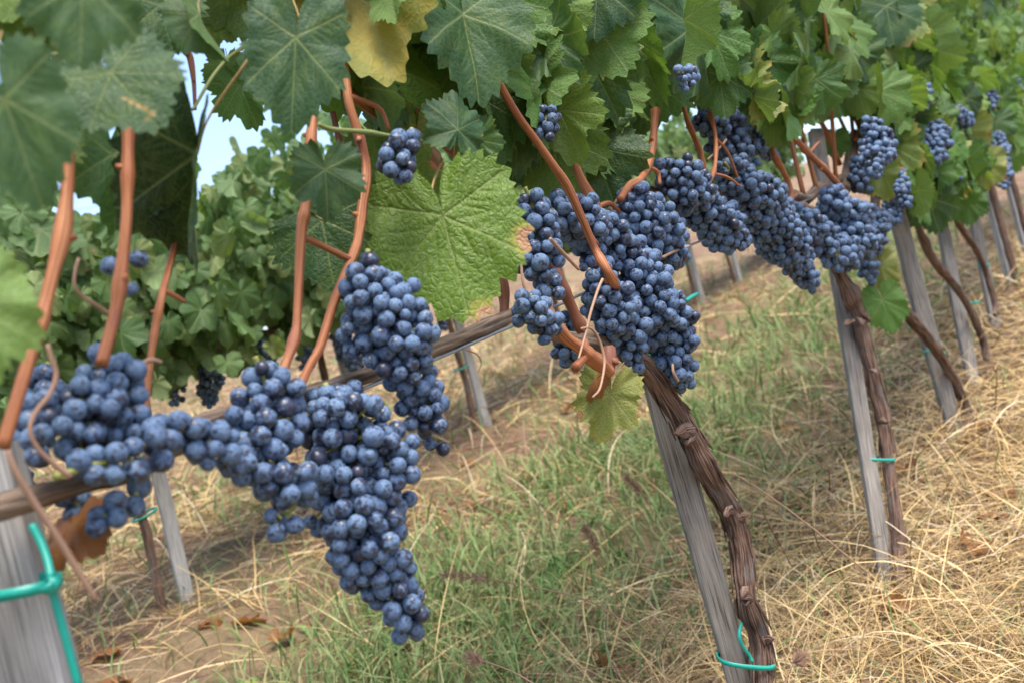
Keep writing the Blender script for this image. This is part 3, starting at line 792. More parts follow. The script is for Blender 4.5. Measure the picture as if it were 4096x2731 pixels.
rngc = np.random.default_rng(5)
for i in range(4, 12):
    x0, x1 = VX[i - 1], VX[i]
    base = np.array(vine[i].location)
    for k in range(6):
        x = x0 + (k + .5 + rngc.uniform(-.3, .3)) / 6 * (x1 - x0)
        p = wire_at(x)
        lean = rngc.uniform(-.12, .12); out = rngc.uniform(-.10, .10)
        mb = MB()
        P = spline([p, p + [lean * .3, out * .4, .14], p + [lean * .8, out, .38], p + [lean, out * 1.2, .75]], 18)
        tube(mb, P, np.linspace(.0052, .003, 18), 7)
        mb.build('cane', M_CANE, vine[i], base)

# ------------------------------------------------------------------ leaves of the near row
def hero(i, a, tip, off_a, off_t, shape, mat, roll=0.0, wide=1.0, flip=False, label=None, nudge=(0, 0, 0)):
    A = W(a[0], a[1], off_a)
    T = CAM + ray(tip[0], tip[1]) * (depth(A) - (off_t - off_a))
    mid = (A + T) / 2
    nrm = CAM - mid; nrm = nrm / np.linalg.norm(nrm) + np.array([0, 0, 0.25]) + np.asarray(nudge)
    M = leaf_matrix(A, T, -nrm if flip else nrm, math.radians(roll), wide)
    base = np.array(vine[i].location)
    o = add('leaf', leaf_mesh(shape, mat), vine[i])
    M2 = M.copy(); M2[:3, 3] -= base
    o.matrix_local = Matrix(M2.tolist())
    if label: o['label'] = label
    p = add('petiole', PETIOLES[HERO[0] % 4], o)
    HERO[0] += 1
    HC[i] = HC.get(i, 0) + 1
    return o
HERO = [0]; HC = {}
B_, L_, G_, A_ = M_LEAF_BLUE, M_LEAF_LIGHT, M_LEAF, M_LEAF_AGED
# vine, stalk end, tip, offsets, shape, material, roll, width, underside, label
HEROES = [
    (2, (330, -80), (315, 245), .16, .17, 0, B_, 0, .78, False, 'big blurred leaf hanging from the top edge'),
    (2, (20, 395), (165, 830), .15, .15, 8, B_, 10, .66, False, 'blurred dull green leaf over the red cane'),
    (2, (446, 290), (640, 505), .11, .12, 8, M_LEAF_PATCH, -8, .92, False, 'dusty green leaf with a yellow patch'),
    (2, (1183, 150), (1163, 525), .09, .10, 8, B_, 0, .67, False, 'flat blue green leaf with a clean outline'),
    (2, (790, 620), (715, 1085), .04, .01, 9, M_LEAF_SHADED, 45, .47, False, 'dark leaf folded along its midrib, pale underside showing', (0, 0, -1.0)),
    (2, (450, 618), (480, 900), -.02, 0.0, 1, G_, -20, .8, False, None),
    (2, (560, 720), (610, 850), .0, .01, 0, M_LEAF_SHADED, 10, .9, False, None),
    (2, (1300, 679), (1320, 868), .06, .07, 1, B_, -15, .9, False, 'small bluish leaf with a torn brown tip'),
    (2, (1440, -60), (1590, 375), .03, .06, 5, M_LEAF_YEL, 10, .72, True, 'yellow ochre leaf turned underside out'),
    (2, (1850, 60), (1935, 390), .07, .10, 4, B_, -25, .75, False, 'pale blue green leaf folded in two'),
    (2, (1830, 520), (1840, 350), .08, .07, 2, B_, 30, .9, False, None),
    (2, (1905, 560), (1955, 690), .06, .07, 3, B_, 20, .9, False, None),
    (2, (1930, 330), (2170, 400), -.01, .01, 1, G_, 20, 1.0, True, None),
    (2, (1930, 400), (1990, 660), -.01, .01, 0, G_, 0, .8, False, None),
    (2, (2000, -20), (2090, 200), .06, .07, 5, L_, -30, .75, True, 'leaf with a curled brown edge, underside out'),
    (2, (2120, -10), (2200, 130), .03, .06, 1, G_, 10, 1.1, False, None),
    (2, (2210, 0), (2360, 130), .06, .07, 2, L_, -10, .8, True, 'speckled pale underside with a thick midrib'),
    (2, (2390, -60), (2375, 150), .09, .10, 0, B_, 0, .95, False, None),
    (2, (2380, 100), (2520, 300), .07, .08, 0, L_, 10, 1.0, True, 'pale underside with a raised network of veins'),
    (2, (2340, 210), (2480, 455), .04, .06, 1, G_, -10, .8, False, None),
    (2, (2180, 150), (2290, 320), .05, .08, 7, B_, 0, .9, False, None),
    (2, (2230, 430), (2220, 260), -.03, -.02, 0, L_, 0, 1.0, False, None),
    (2, (2240, 440), (2320, 640), .03, .05, 3, L_, 20, .95, False, None),
    (2, (2210, 540), (2250, 790), -.02, .0, 0, G_, 10, 1.0, False, None),
    (2, (2370, 590), (2470, 820), -.02, .0, 1, G_, -10, .95, False, None),
    (2, (2060, 515), (2045, 745), -.05, -.05, 1, G_, 0, .7, False, None),
    (2, (2440, 360), (2480, 560), .0, .02, 2, L_, 0, .8, True, None),
    (2, (2540, 150), (2640, 420), .04, .05, 4, L_, 30, .6, False, 'upright folded leaf, pale fold towards the camera'),
    (2, (2600, 130), (2690, 330), .02, .03, 0, G_, 0, .9, False, None),
    (2, (1772, 864), (1880, 1285), .07, .10, 10, M_LEAF_BIG, 0, .86, False, 'broad lime green leaf with brown scorched edges'),
    (2, (1290, 880), (1560, 1000), -.02, -.01, 0, G_, 0, 1.0, False, None),
    (2, (1500, 720), (1770, 760), -.03, -.02, 1, G_, 10, .9, False, None),
    (2, (1440, 90), (1440, 385), .00, .01, 1, G_, -40, .5, False, None),
    (2, (2440, 1572), (2400, 1770), .03, .04, 3, M_LEAF_FADED, 0, .82, False, 'single yellowing leaf dangling below the arm'),
    (2, (2385, 1520), (2335, 1595), .03, .03, 6, M_LEAF_DRY, 20, .6, False, 'shrivelled brown leaf scrap'),
    (2, (-170, 1200), (-90, 1560), .13, .14, 0, L_, 0, .9, False, 'blurred lime leaf at the left edge'),
    (2, (290, 2090), (335, 2210), -.01, .02, 5, M_LEAF_DRY, 20, .8, False, 'dry rust brown leaf behind the stake'),
    (2, (870, 90), (850, 195), -.05, -.05, 3, L_, 0, 1.0, False, None),
    (2, (960, 340), (1030, 510), -.05, -.05, 3, L_, 10, .9, False, None),
    (2, (900, 260), (880, 385), -.06, -.06, 3, L_, 0, .8, False, None),
    (2, (800, 60), (860, 240), .04, .05, 9, B_, 60, .5, False, None),
    (2, (640, 20), (690, 200), -.01, .0, 1, G_, 0, 1.0, False, None),
    (2, (960, -60), (1000, 150), -.03, -.02, 0, G_, 0, 1.0, False, None),
    (2, (1560, -30), (1610, 100), .07, .08, 2, L_, 30, .8, True, None),
    (2, (1720, -40), (1750, 160), .05, .06, 4, B_, 30, .6, False, None),
    (2, (120, 560), (60, 300), .0, .0, 0, G_, 0, .9, False, None),
    (3, (3430, 355), (3470, 470), .08, .09, 0, L_, 0, 1.1, False, None),
    (3, (3500, 160), (3510, 345), .06, .08, 3, L_, 10, .9, False, None),
    (3, (3640, 190), (3860, 220), .06, .06, 4, L_, 30, .9, True, None),
    (3, (2850, 130), (2930, 310), .10, .11, 3, L_, -20, .8, False, None),
    (3, (2880, 300), (2900, 465), .09, .10, 0, G_, 0, .9, False, None),
    (3, (2770, 20), (2790, 210), .08, .09, 1, G_, 0, .9, False, None),
    (3, (3010, 240), (3130, 400), .07, .08, 2, G_, 0, .9, False, None),
    (3, (3110, 100), (3150, 280), .07, .08, 0, G_, 0, .9, False, None),
    (3, (3080, 330), (3110, 500), .05, .06, 0, B_, 0, .95, False, None),
    (3, (3350, 200), (3360, 440), .03, .04, 1, B_, 0, .8, False, None),
    (3, (3340, 560), (3350, 640), .0, .0, 0, L_, 0, .9, False, None),
    (3, (3520, 1060), (3550, 1180), .03, .04, 2, M_LEAF_FADED, 0, .62, False, 'pale leaf hanging below the bunches'),
    (3, (3530, 1200), (3575, 1330), .03, .05, 0, L_, 0, .75, False, None),
    (4, (3730, 650), (3740, 780), .09, .10, 3, L_, 0, 1.0, False, None),
    (4, (3560, 580), (3590, 760), .09, .10, 3, A_, 0, .8, False, None),
    (4, (3640, 480), (3690, 610), .08, .09, 0, A_, 20, 1.0, False, None),
    (4, (3800, 750), (3840, 880), .06, .07, 1, L_, 0, .9, False, None),
    (4, (3710, 790), (3760, 930), .07, .08, 0, G_, 0, .9, False, None),
    (4, (3520, 690), (3560, 800), .08, .09, 1, A_, 0, .9, False, None),
    (4, (3840, 520), (3960, 590), .07, .08, 0, A_, 0, 1.0, False, None),
    (4, (3860, 560), (3890, 680), .07, .08, 3, A_, 0, .7, False, None),
    (4, (3840, 330), (3850, 450), .08, .09, 3, L_, 0, .8, False, None),
    (4, (3720, 430), (3770, 530), .07, .08, 2, G_, 0, .9, False, None),
    (5, (3930, 650), (3925, 770), .10, .11, 0, A_, 0, .9, False, None),
    (5, (3990, 480), (4010, 590), .10, .11, 3, L_, 0, .9, False, None),
    (5, (3870, 800), (3880, 900), .08, .09, 0, G_, 0, .9, False, None),
    (5, (4060, 600), (4060, 690), .10, .11, 1, L_, 0, .9, False, None),
    (4, (3540, 350), (3550, 460), .07, .08, 9, B_, 0, .8, False, None),
]
for h in HEROES:
    hero(*h)

BOUND = [(-2000, 0), (0, 60), (130, 250), (640, 250), (641, 60), (1000, 90), (1010, 430), (1290, 470), (1400, 700), (1500, 850), (1750, 950), (1800, 740), (2000, 740), (2100, 760), (2500, 790), (2640, 600), (2720, 420), (2900, 400), (3000, 560), (3150, 640),
         (3300, 500), (3420, 480), (3500, 640), (3620, 900), (3800, 940), (3880, 860), (4000, 740), (4096, 700), (9000, 700)]
BX, BY = zip(*BOUND)
GAPS = [(60, 330, 90), (820, 300, 130), (860, 180, 90), (2310, 290, 40), (2565, 180, 20), (3275, 575, 45), (3300, 680, 45), (3255, 520, 30)]
def allowed(c, L):
    u, v, z = proj(c)
    if z < 0.1: return c[0] < 0
    if z < .45 and u > -1200: return False
    rp = L * F / z * 0.55
    if u < -1200: return c[2] > wire_at(c[0])[2] + 0.22
    if u > 3600 and z < 1.9: return False
    for d in (-.7, 0, .7):
        if v + rp * (1 - .4 * abs(d)) > np.interp(u + d * rp, BX, BY): return False
    for (gx, gy, gr) in GAPS:
        if math.hypot(u - gx, v - gy) < gr + rp * .8: return False
    return True

def scatter_leaf(x, y, z, rng, side=-1, k=1.0):
    c = np.array([x, y, z]); L = rng.uniform(.055, .105) * k
    tipd = np.array([rng.normal(0, .55), side * rng.uniform(-.2, .5), -1.0 + rng.normal(0, .25)]); tipd /= np.linalg.norm(tipd)
    s = side if rng.random() < .8 else -side
    nrm = np.array([rng.normal(0, .5), s * 1.0, rng.uniform(-.1, .8)])
    a = c - tipd * L * .4
    return leaf_matrix(a, a + tipd * L, nrm, rng.normal(0, .35), rng.uniform(.85, 1.1)), L

rng = np.random.default_rng(77)
for i in range(1, 12):
    x1 = VX[i]; x0 = VX[i - 1] if i > 1 else x1 - .8
    if i == 11: x1 += .8
    base = np.array(vine[i].location)
    out = []
    want = {1: 130, 2: 330, 3: 300, 4: 300, 5: 280, 6: 280}.get(i, 240)
    tries = 0
    while len(out) < want and tries < 6000:
        tries += 1
        x = rng.uniform(x0, x1)
        y = Y1 + (rng.uniform(-.13, .20) if i > 2 else rng.uniform(-.05, .24))
        z = wire_at(x)[2] + (.06 if i < 4 else -.12) + (rng.random() ** (1.25 if i < 4 else 1.7)) * (.98 if i > 2 else .85)
        M, L = scatter_leaf(x, y, z, rng, -1 if y < Y1 + .1 else 1)
        c = M[:3, 3] + M[:3, 1] * .4
        if i >= 7 and z < wire_at(x)[2] + .05 and rng.random() < .3: continue
        if not allowed(c, L): continue
        out.append((M, c))
    # the leaves that show largest are parts of their own; the rest of the canopy is one part
    def score(mc):
        u, v, zz = proj(mc[1])
        return (0 if (-100 < u < 4200 and -100 < v < 2800) else 50) + mc[1][1] * 4 + zz * .1
    out.sort(key=score)
    room = 100 - HC.get(i, 0) if i < 9 else 0
    room = min(room, {1: 25, 2: 60}.get(i, 70))
    for M, c in out[:room]:
        m = rng.random()
        mat = M_LEAF if m < (.62 if i < 3 else .30) else M_LEAF_LIGHT if m < .82 else M_LEAF_BLUE if m < .93 else M_LEAF_AGED
        o = add('leaf', leaf_mesh(int(rng.integers(0, 10)), mat), vine[i])
        M2 = M.copy(); M2[:3, 3] -= base
        o.matrix_local = Matrix(M2.tolist())
    rest = [M for M, c in out[room:]]
    if rest:
        o = add('foliage', foliage_mesh('foliage', rest, M_LEAF if i < 4 else M_LEAF_LIGHT if i % 2 else M_LEAF_FAR, base, rng), vine[i])
        o['kind'] = 'stuff'

# ------------------------------------------------------------------ grape bunches
def grape_mesh(seed, sub=3):
    import bmesh
    bm = bmesh.new(); bmesh.ops.create_icosphere(bm, subdivisions=sub, radius=1.0)
    r = np.random.default_rng(seed); ph = r.uniform(0, 6, 4)
    co = []
    for v in bm.verts:
        c = v.co
        co.append(tuple(c))
        d = 1 + .018 * math.sin(2 * c.x + ph[0]) * math.cos(3 * c.y + ph[1]) + .012 * math.sin(4 * c.z + ph[2])
        v.co = c * d
        v.co.z *= 1 + r.uniform(.0, .0) + [.02, .06, -.03, .0][seed % 4]
        if c.z > .9: v.co.z -= (c.z - .9) * .25
    me = bpy.data.meshes.new('grape'); bm.to_mesh(me); bm.free()
    me.materials.append(M_GRAPE)
    me.polygons.foreach_set('use_smooth', np.full(len(me.polygons), True))
    a = me.attributes.new('lc', 'FLOAT_VECTOR', 'POINT'); a.data.foreach_set('vector', np.array(co, np.float32).ravel())
    a = me.attributes.new('rnd', 'FLOAT', 'POINT'); a.data.foreach_set('value', np.zeros(len(co), np.float32))
    me.update()
    return me
GRAPES = [grape_mesh(i) for i in range(4)]
_g = grape_mesh(0, 2)
GLV = np.array([v.co for v in _g.vertices]); GLF = np.array([tuple(p.vertices) for p in _g.polygons])
bpy.data.meshes.remove(_g)

def pack(path, rads, rg, rng, dens=.60):
    S = spline(np.c_[path, rads], 48) if len(path) > 1 else np.c_[path, rads]
    A, Rd = S[:, :3], np.maximum(S[:, 3], rg * .9)
    seg = np.linalg.norm(np.diff(A, axis=0), axis=1) if len(A) > 1 else np.array([rg])
    vol = float(np.sum(seg * math.pi * ((Rd[1:] + Rd[:-1]) / 2) ** 2)) if len(A) > 1 else 0
    vol += 2 / 3 * math.pi * (Rd[0] ** 3 + Rd[-1] ** 3)
    nn = max(3, int(vol * dens / (4 / 3 * math.pi * rg ** 3)))
    w = Rd ** 2; w = w / w.sum()
    idx = rng.choice(len(A), nn, p=w)
    d = rng.normal(size=(nn, 3)); d /= np.linalg.norm(d, axis=1)[:, None]
    P = A[idx] + d * (Rd[idx] * rng.random(nn) ** .4)[:, None]
    gr = rg * np.clip(rng.normal(1, .11, nn), .68, 1.2)
    gr[rng.random(nn) < .03] *= .72
    gr = gr * (1.03 if nn > 40 else 1)
    lv = rng.normal(size=3) * 3.2; lp = rng.uniform(0, 6.28)
    for it in range(90):
        D = P[:, None] - P[None]; dist = np.linalg.norm(D, axis=2) + 1e-9
        lim = (gr[:, None] + gr[None]) * .96
        ov = np.maximum(0, lim - dist); np.fill_diagonal(ov, 0)
        P += (D / dist[:, :, None] * ov[:, :, None]).sum(1) * .30
        da = P[:, None] - A[None]; dd = np.linalg.norm(da, axis=2)
        q = np.argmin(dd - Rd[None], axis=1)
        v = da[np.arange(nn), q]; dv = dd[np.arange(nn), q] + 1e-9
        lump = 1 + .20 * np.sin((v / dv[:, None]) @ lv + lp + q * .35)
        mx = np.maximum(Rd[q] * lump - gr * .75, rg * .15)
        over = dv > mx
        P[over] = A[q[over]] + v[over] * (mx[over] / dv[over])[:, None]
    keep = rng.random(nn) > (.04 if nn > 25 else 0)
    for i in range(nn):
        if not keep[i]: continue
        dist = np.linalg.norm(P - P[i], axis=1)
        c = (dist < (gr + gr[i]) * .70) & keep; c[:i + 1] = False
        keep[c] = False
    da = P[:, None] - A[None]; dd = np.linalg.norm(da, axis=2); q = np.argmin(dd - Rd[None], axis=1)
    dv = dd[np.arange(nn), q]
    keep &= ~(dv < Rd[q] - 5.2 * rg)
    ax = A[q]
    return P[keep], gr[keep], ax[keep], A

def bunch(label, pts, dia, off, seed, group='grape bunches of the near row', dens=.53, y=None, parts=True, kind='grape_bunch', stalk=True):
    rng = np.random.default_rng(seed)
    path = np.array([W(p[0], p[1], p[3] if len(p) > 3 else off, y) for p in pts])
    z = np.array([depth(p) for p in path])
    rads = np.array([p[2] for p in pts]) * z / F
    rg = dia / 2 * float(z.mean()) / F
    P, gr, ax, A = pack(path, rads, rg, rng, dens)
    base = A[0].copy()
    if parts:
        th = thing(kind, base, label, 'grape bunch', group)
        order = np.argsort(np.linalg.norm(P - CAM, axis=1))
        for n_, j in enumerate(order[:100]):
            o = add('grape', GRAPES[int(rng.integers(4))], th)
            outv = P[j] - ax[j] + rng.normal(0, .4 * rg, 3) + np.array([0, 0, -.4 * rg])
            qn = Vector(outv).to_track_quat('Z', 'X') @ Matrix.Rotation(rng.uniform(0, 6.28), 3, 'Z').to_quaternion()
            o.rotation_mode = 'QUATERNION'; o.rotation_quaternion = qn
            o.location = P[j] - base; o.scale = (gr[j],) * 3
        rest = order[100:]
    else:
        rest = np.arange(len(P)); th = None
    if len(rest):
        V = np.concatenate([GLV * gr[j] + P[j] - base for j in rest])
        Fc = np.concatenate([GLF + k * len(GLV) for k in range(len(rest))])
        at = {'lc': np.tile(GLV, (len(rest), 1)), 'rnd': np.repeat(rng.random(len(rest)), len(GLV))}
        o = add('grapes' if parts else kind, mesh('grapes', V, Fc, M_GRAPE, at), th)
        if parts: o['kind'] = 'stuff'
        else:
            o.location = base; tag(o, label, 'grape bunch', group)
    if parts and stalk:
        mb = MB()
        top = A[0] - (A[min(6, len(A) - 1)] - A[0]) * .6 if len(A) > 1 else A[0] + np.array([0, 0, .01])
        tube(mb, spline(np.vstack([top, A[::8]]), 20), np.linspace(.0022, .0012, 20), 7)
        for j in range(len(P)):
            m_ = (P[j] + ax[j]) / 2 + np.array([0, 0, rg * .5])
            tube(mb, spline([ax[j], m_, P[j]], 5), .0009, 5, cap=False)
        mb.build('stem', M_PEDICEL, th, base)
    return th

GB1 = 'grape bunches of the near row'
BUNCHES = [
    ('large blurred bunch around the foot of a red cane, left end of the arm', [(420, 1470, 90), (470, 1560, 125), (400, 1660, 165), (270, 1720, 160), (150, 1760, 110)], 82, .03),
    ('shaded bunch wedged behind the thickest red cane at the left edge', [(190, 1470, 70), (170, 1600, 110), (140, 1740, 100)], 80, -.03),
    ('straggling row of pale blue grapes lying along the old arm', [(270, 1890, 70), (400, 1850, 100), (560, 1800, 105), (700, 1710, 95), (800, 1770, 100), (910, 1820, 95)], 86, .055),
    ('few loose grapes dropping under the blurred arm', [(580, 1920, 45), (500, 2030, 68), (390, 2080, 75)], 88, .03),
    ('short shaded bunch tucked below the blurred arm', [(260, 1990, 45), (330, 2030, 60), (430, 2060, 55)], 82, -.02),
    ('loose arm of grapes to the left of the long tapering bunch', [(930, 1830, 80), (1030, 1860, 105), (1140, 1920, 110), (1180, 2020, 85), (1090, 2100, 65)], 79, .05),
    ('bunch on the arm at the foot of two red canes', [(1030, 1450, 45), (1070, 1560, 120), (1080, 1680, 160), (1010, 1740, 120)], 77, .04),
    ('longest bunch, tapering far down to the lowest grapes of the picture', [(1330, 1610, 75), (1380, 1740, 215), (1430, 1880, 248), (1440, 2010, 210), (1455, 2120, 170), (1490, 2230, 142), (1550, 2340, 118), (1620, 2440, 98), (1675, 2530, 70)], 71, .04),
    ('long bunch hanging between the lime leaf and the wire, loose tail', [(1470, 1055, 55), (1470, 1160, 130), (1530, 1260, 170), (1585, 1370, 150), (1625, 1480, 125), (1680, 1600, 95), (1710, 1700, 75), (1760, 1780, 50)], 63, .06),
    ('small loose bunch of dark grapes high beside two red canes', [(1640, 530, 40), (1590, 610, 80), (1580, 690, 72)], 62, .07),
    ('small round cluster of nine dark grapes in front of leaves', [(2185, 470, 48), (2185, 530, 56)], 44, .05),
    ('tiny cluster of grapes up among dangling stalks', [(2720, 290, 26), (2770, 300, 32), (2735, 335, 28)], 34, .15),
    ('narrow bunch beside the scorched lime leaf edge', [(2110, 775, 48), (2140, 860, 88), (2150, 960, 92), (2160, 1060, 88), (2180, 1150, 80)], 60, .05),
    ('small short bunch in front of the arm, under the narrow one', [(2125, 1190, 60), (2140, 1250, 92), (2185, 1320, 62), (2180, 1365, 35)], 54, .075),
    ('bunch spread along the top, crossed by a long red cane', [(2230, 850, 85), (2330, 890, 105), (2420, 960, 112), (2500, 1030, 105)], 51, .03),
    ('bunch below the crossing cane, around a thin curling tendril', [(2400, 1090, 80), (2420, 1170, 105), (2470, 1270, 110), (2520, 1360, 75), (2540, 1440, 45)], 50, .035),
    ('big drooping bunch ending lowest over the shaggy trunk', [(2560, 1060, 90), (2585, 1170, 125), (2640, 1260, 135), (2690, 1350, 108), (2705, 1450, 88), (2740, 1530, 50)], 49, .045),
    ('dark shaded bunch behind the arm and the thick cut cane', [(2270, 1290, 60), (2270, 1390, 62), (2285, 1430, 30)], 46, -.03),
    ('bunch of shiny black grapes among bloomed ones', [(2540, 820, 85), (2575, 890, 122), (2640, 960, 105), (2690, 1020, 60)], 44, .03),
    ('bunch with a loose end below the taut wire', [(2640, 870, 80), (2665, 970, 88), (2710, 1030, 42)], 40, .01),
    ('round bunch standing above the older arm', [(2690, 690, 66), (2735, 740, 100), (2790, 790, 80)], 40, .04),
    ('dark tall bunch hanging out of the leaves', [(2840, 410, 50), (2870, 500, 88), (2920, 590, 92), (2970, 660, 80)], 39, .0),
    ('broad bunch whose underside rests on the wire', [(2790, 800, 75), (2845, 870, 108), (2900, 920, 95), (2945, 960, 45)], 39, .03),
    ('long slanting bunch ending in a narrow tip over the grass', [(2930, 690, 80), (3010, 790, 110), (3090, 890, 112), (3150, 990, 88), (3210, 1080, 58), (3250, 1140, 30)], 36, .035),
    ('small bunch joining two larger ones below the arm', [(3180, 870, 60), (3240, 930, 78), (3290, 960, 60)], 35, .03),
    ('bunch wrapped round the head of the trunk with the tall stake', [(3320, 790, 45), (3370, 870, 100), (3410, 960, 100), (3330, 1020, 70)], 36, .05),
    ('ragged tail of grapes beside the tall stake', [(3440, 960, 50), (3465, 1050, 45), (3485, 1115, 25)], 33, .02),
    ('dark bunch in the gap between hanging leaves and a stake top', [(3010, 500, 45), (3050, 570, 60), (3080, 610, 40)], 36, -.03),
    ('bunch beside the grey upright spur', [(3490, 500, 40), (3510, 590, 66), (3490, 670, 55)], 31, .12),
    ('shaded bunch under the one at the grey spur', [(3440, 650, 40), (3440, 730, 52)], 29, .04),
    ('small high bunch, upper of two right of the spur', [(3690, 350, 28), (3680, 400, 42), (3640, 450, 24)], 27, .13),
    ('full bunch half hidden by a brown edged leaf', [(3740, 500, 40), (3740, 570, 62), (3730, 620, 45)], 26, .13),
    ('narrow bunch below a lime coloured leaf', [(3620, 690, 18), (3610, 760, 33), (3620, 820, 24)], 25, .13),
    ('dark grapes low behind the tall stake by a green tag', [(3530, 850, 40), (3510, 920, 46), (3500, 1000, 32)], 28, .04),
    ('farthest bunch high by the right edge', [(3950, 310, 24), (3960, 370, 32), (3970, 430, 16)], 21, .13),
    ('long far bunch in front of a pale stake at the right edge', [(3990, 540, 24), (4000, 620, 42), (4010, 700, 36), (4015, 745, 18)], 21, .13),
    ('dark far bunch under a brown edged leaf, near the right edge', [(3815, 455, 34), (3850, 478, 36), (3880, 490, 20)], 23, .13),
    ('pair of far grapes clumps at the extreme right edge, upper', [(4070, 325, 16), (4078, 365, 20), (4080, 395, 12)], 17, .13),
    ('ragged bunch low between the wrapped bunch and a pale leaf', [(3560, 800, 26), (3580, 850, 34), (3570, 900, 24)], 27, .05),
    ('tiny far bunch below leaves, left of the pale stake', [(3815, 680, 22), (3835, 730, 22)], 22, .13),
]
for k, (lab, pts, dia, off) in enumerate(BUNCHES):
    bunch(lab, pts, dia, off, 500 + k)

# three loose grapes on a stalk behind the second red cane
th = thing('grape_bunch', W(500, 1090, .02), 'three loose grapes hidden partly by a red cane', 'grape bunch', GB1)
base = np.array(th.location)
for j, (px, py, d, off) in enumerate([(440, 1065, 76, .02), (556, 1037, 74, .03), (526, 1157, 58, .02)]):
    q = W(px, py, off); o = add('grape', GRAPES[j], th); o.location = q - base; s = d / 2 * depth(q) / F; o.scale = (s,) * 3
    o.rotation_euler = (1.2 + j, .4, j)
mb = MB(); tube(mb, spline([W(470, 1000, .01), W(500, 1080, .02), W(526, 1150, .02)], 8), .0014, 6)
tube(mb, spline([W(490, 1060, .02), W(440, 1065, .02)], 4), .001, 5); tube(mb, spline([W(490, 1060, .02), W(556, 1037, .03)], 4), .001, 5)
mb.build('stem', M_PEDICEL, th, base)
# one grape out on its own above the middle bunch
# ------------------------------------------------------------------ green ties
def tie(label, i, pts_ctr, half, tilt=0.0, width=.0045, tails=(), depth_r=None):
    """band looped round a stake and its trunk: centre in px, half width in px"""
    c = W(pts_ctr[0], pts_ctr[1], .0); z = depth(c)
    a = half * z / F; b = depth_r or a * .75
    n = 48
    t = np.linspace(0, 2 * math.pi, n, endpoint=False)
    right = rw * math.cos(tilt) - upw * math.sin(tilt)
    back = np.cross(right, np.array([0, 0, 1.0])); back /= np.linalg.norm(back)
    if back.dot(R[:, 1]) > 0: pass
    sup = lambda v: np.sign(v) * np.abs(v) ** .7
    C = c + sup(np.cos(t))[:, None] * right * a + sup(np.sin(t))[:, None] * back * b
    mb = MB(); V = []; TC = []
    upv = np.array([0, 0, 1.0])
    for k in range(n):
        rad = (C[k] - c); rad /= np.linalg.norm(rad)
        for (du, dr) in ((-.5, -.12), (.5, -.12), (.5, .12), (-.5, .12)):
            V.append(C[k] + upv * du * width + rad * dr * width); TC.append((du, dr, k))
    f = []
    for k in range(n):
        q = (k + 1) % n
        for j in range(4):
            f.append((k * 4 + j, k * 4 + (j + 1) % 4, q * 4 + (j + 1) % 4, q * 4 + j))
    mb.put(np.array(V), f, np.array(TC))
    for tail, w in tails:
        rows = [(*W(p[0], p[1], p[2]),) for p in tail]
        tube(mb, spline(rows, 16), w, 8)
    o = mb.build('plant_tie', M_TIE, None, c); o.location = c
    return tag(o, label, 'plant tie', 'green plastic ties')

tie('blurred green tie knotted round the wide near stake', 1, (60, 2350), 168, -.16, .0062, [([(128, 2098, .03), (165, 2170, .035), (190, 2240, .04), (205, 2310, .045)], .0022), ([(222, 2318, .05), (215, 2330, .05), (198, 2345, .05), (185, 2335, .05)], .0042), ([(205, 2340, .045), (225, 2420, .045), (262, 2550, .045), (318, 2760, .045)], .0022)], .018)
tie('green tie low round the shaggy trunk and its split stake', 2, (2982, 2640), 110, .10, .0062, [([(2965, 2490, .012), (2957, 2540, .012), (2972, 2585, .012), (2998, 2620, .014), (3010, 2645, .016)], .0022)], .026)
tie('green tie wound tight at the head of the shaggy trunk', 2, (2590, 1432), 55, -.5, .006, (), .02)
tie('green tie round the brown trunk and stake in the straw', 3, (3510, 1832), 62, .02, .006, (), .026)
tie('green tie where a slanting trunk crosses its stake', 4, (3738, 1408), 38, .05, .006, (), .024)
tie('green tie on the thin trunk further up the row', 5, (3878, 1212), 36, -.05, .007, (), .026)
tie('faint green tie on the slim dark far trunk', 6, (3935, 1062), 22, -.05, .007, (), .024)
mb = MB(); tube(mb, spline([W(2745, 1204, .02), W(2765, 1188, .02), W(2790, 1176, .02)], 6), .0026, 8)
o = mb.build('plant_tie', M_TIE, None, W(2765, 1188, .02)); o.location = W(2765, 1188, .02)
tag(o, 'tiny cut end of a green tie at the edge of the big drooping bunch', 'plant tie', 'green plastic ties')
mb = MB(); tube(mb, spline([W(3425, 862, .07), W(3448, 846, .07), W(3470, 832, .07)], 6), .0036, 8)
o = mb.build('plant_tie', M_TIE, None, W(3448, 846, .07)); o.location = W(3448, 846, .07)
tag(o, 'cut end of a green tie sticking out above the wrapped bunch', 'plant tie', 'green plastic ties')

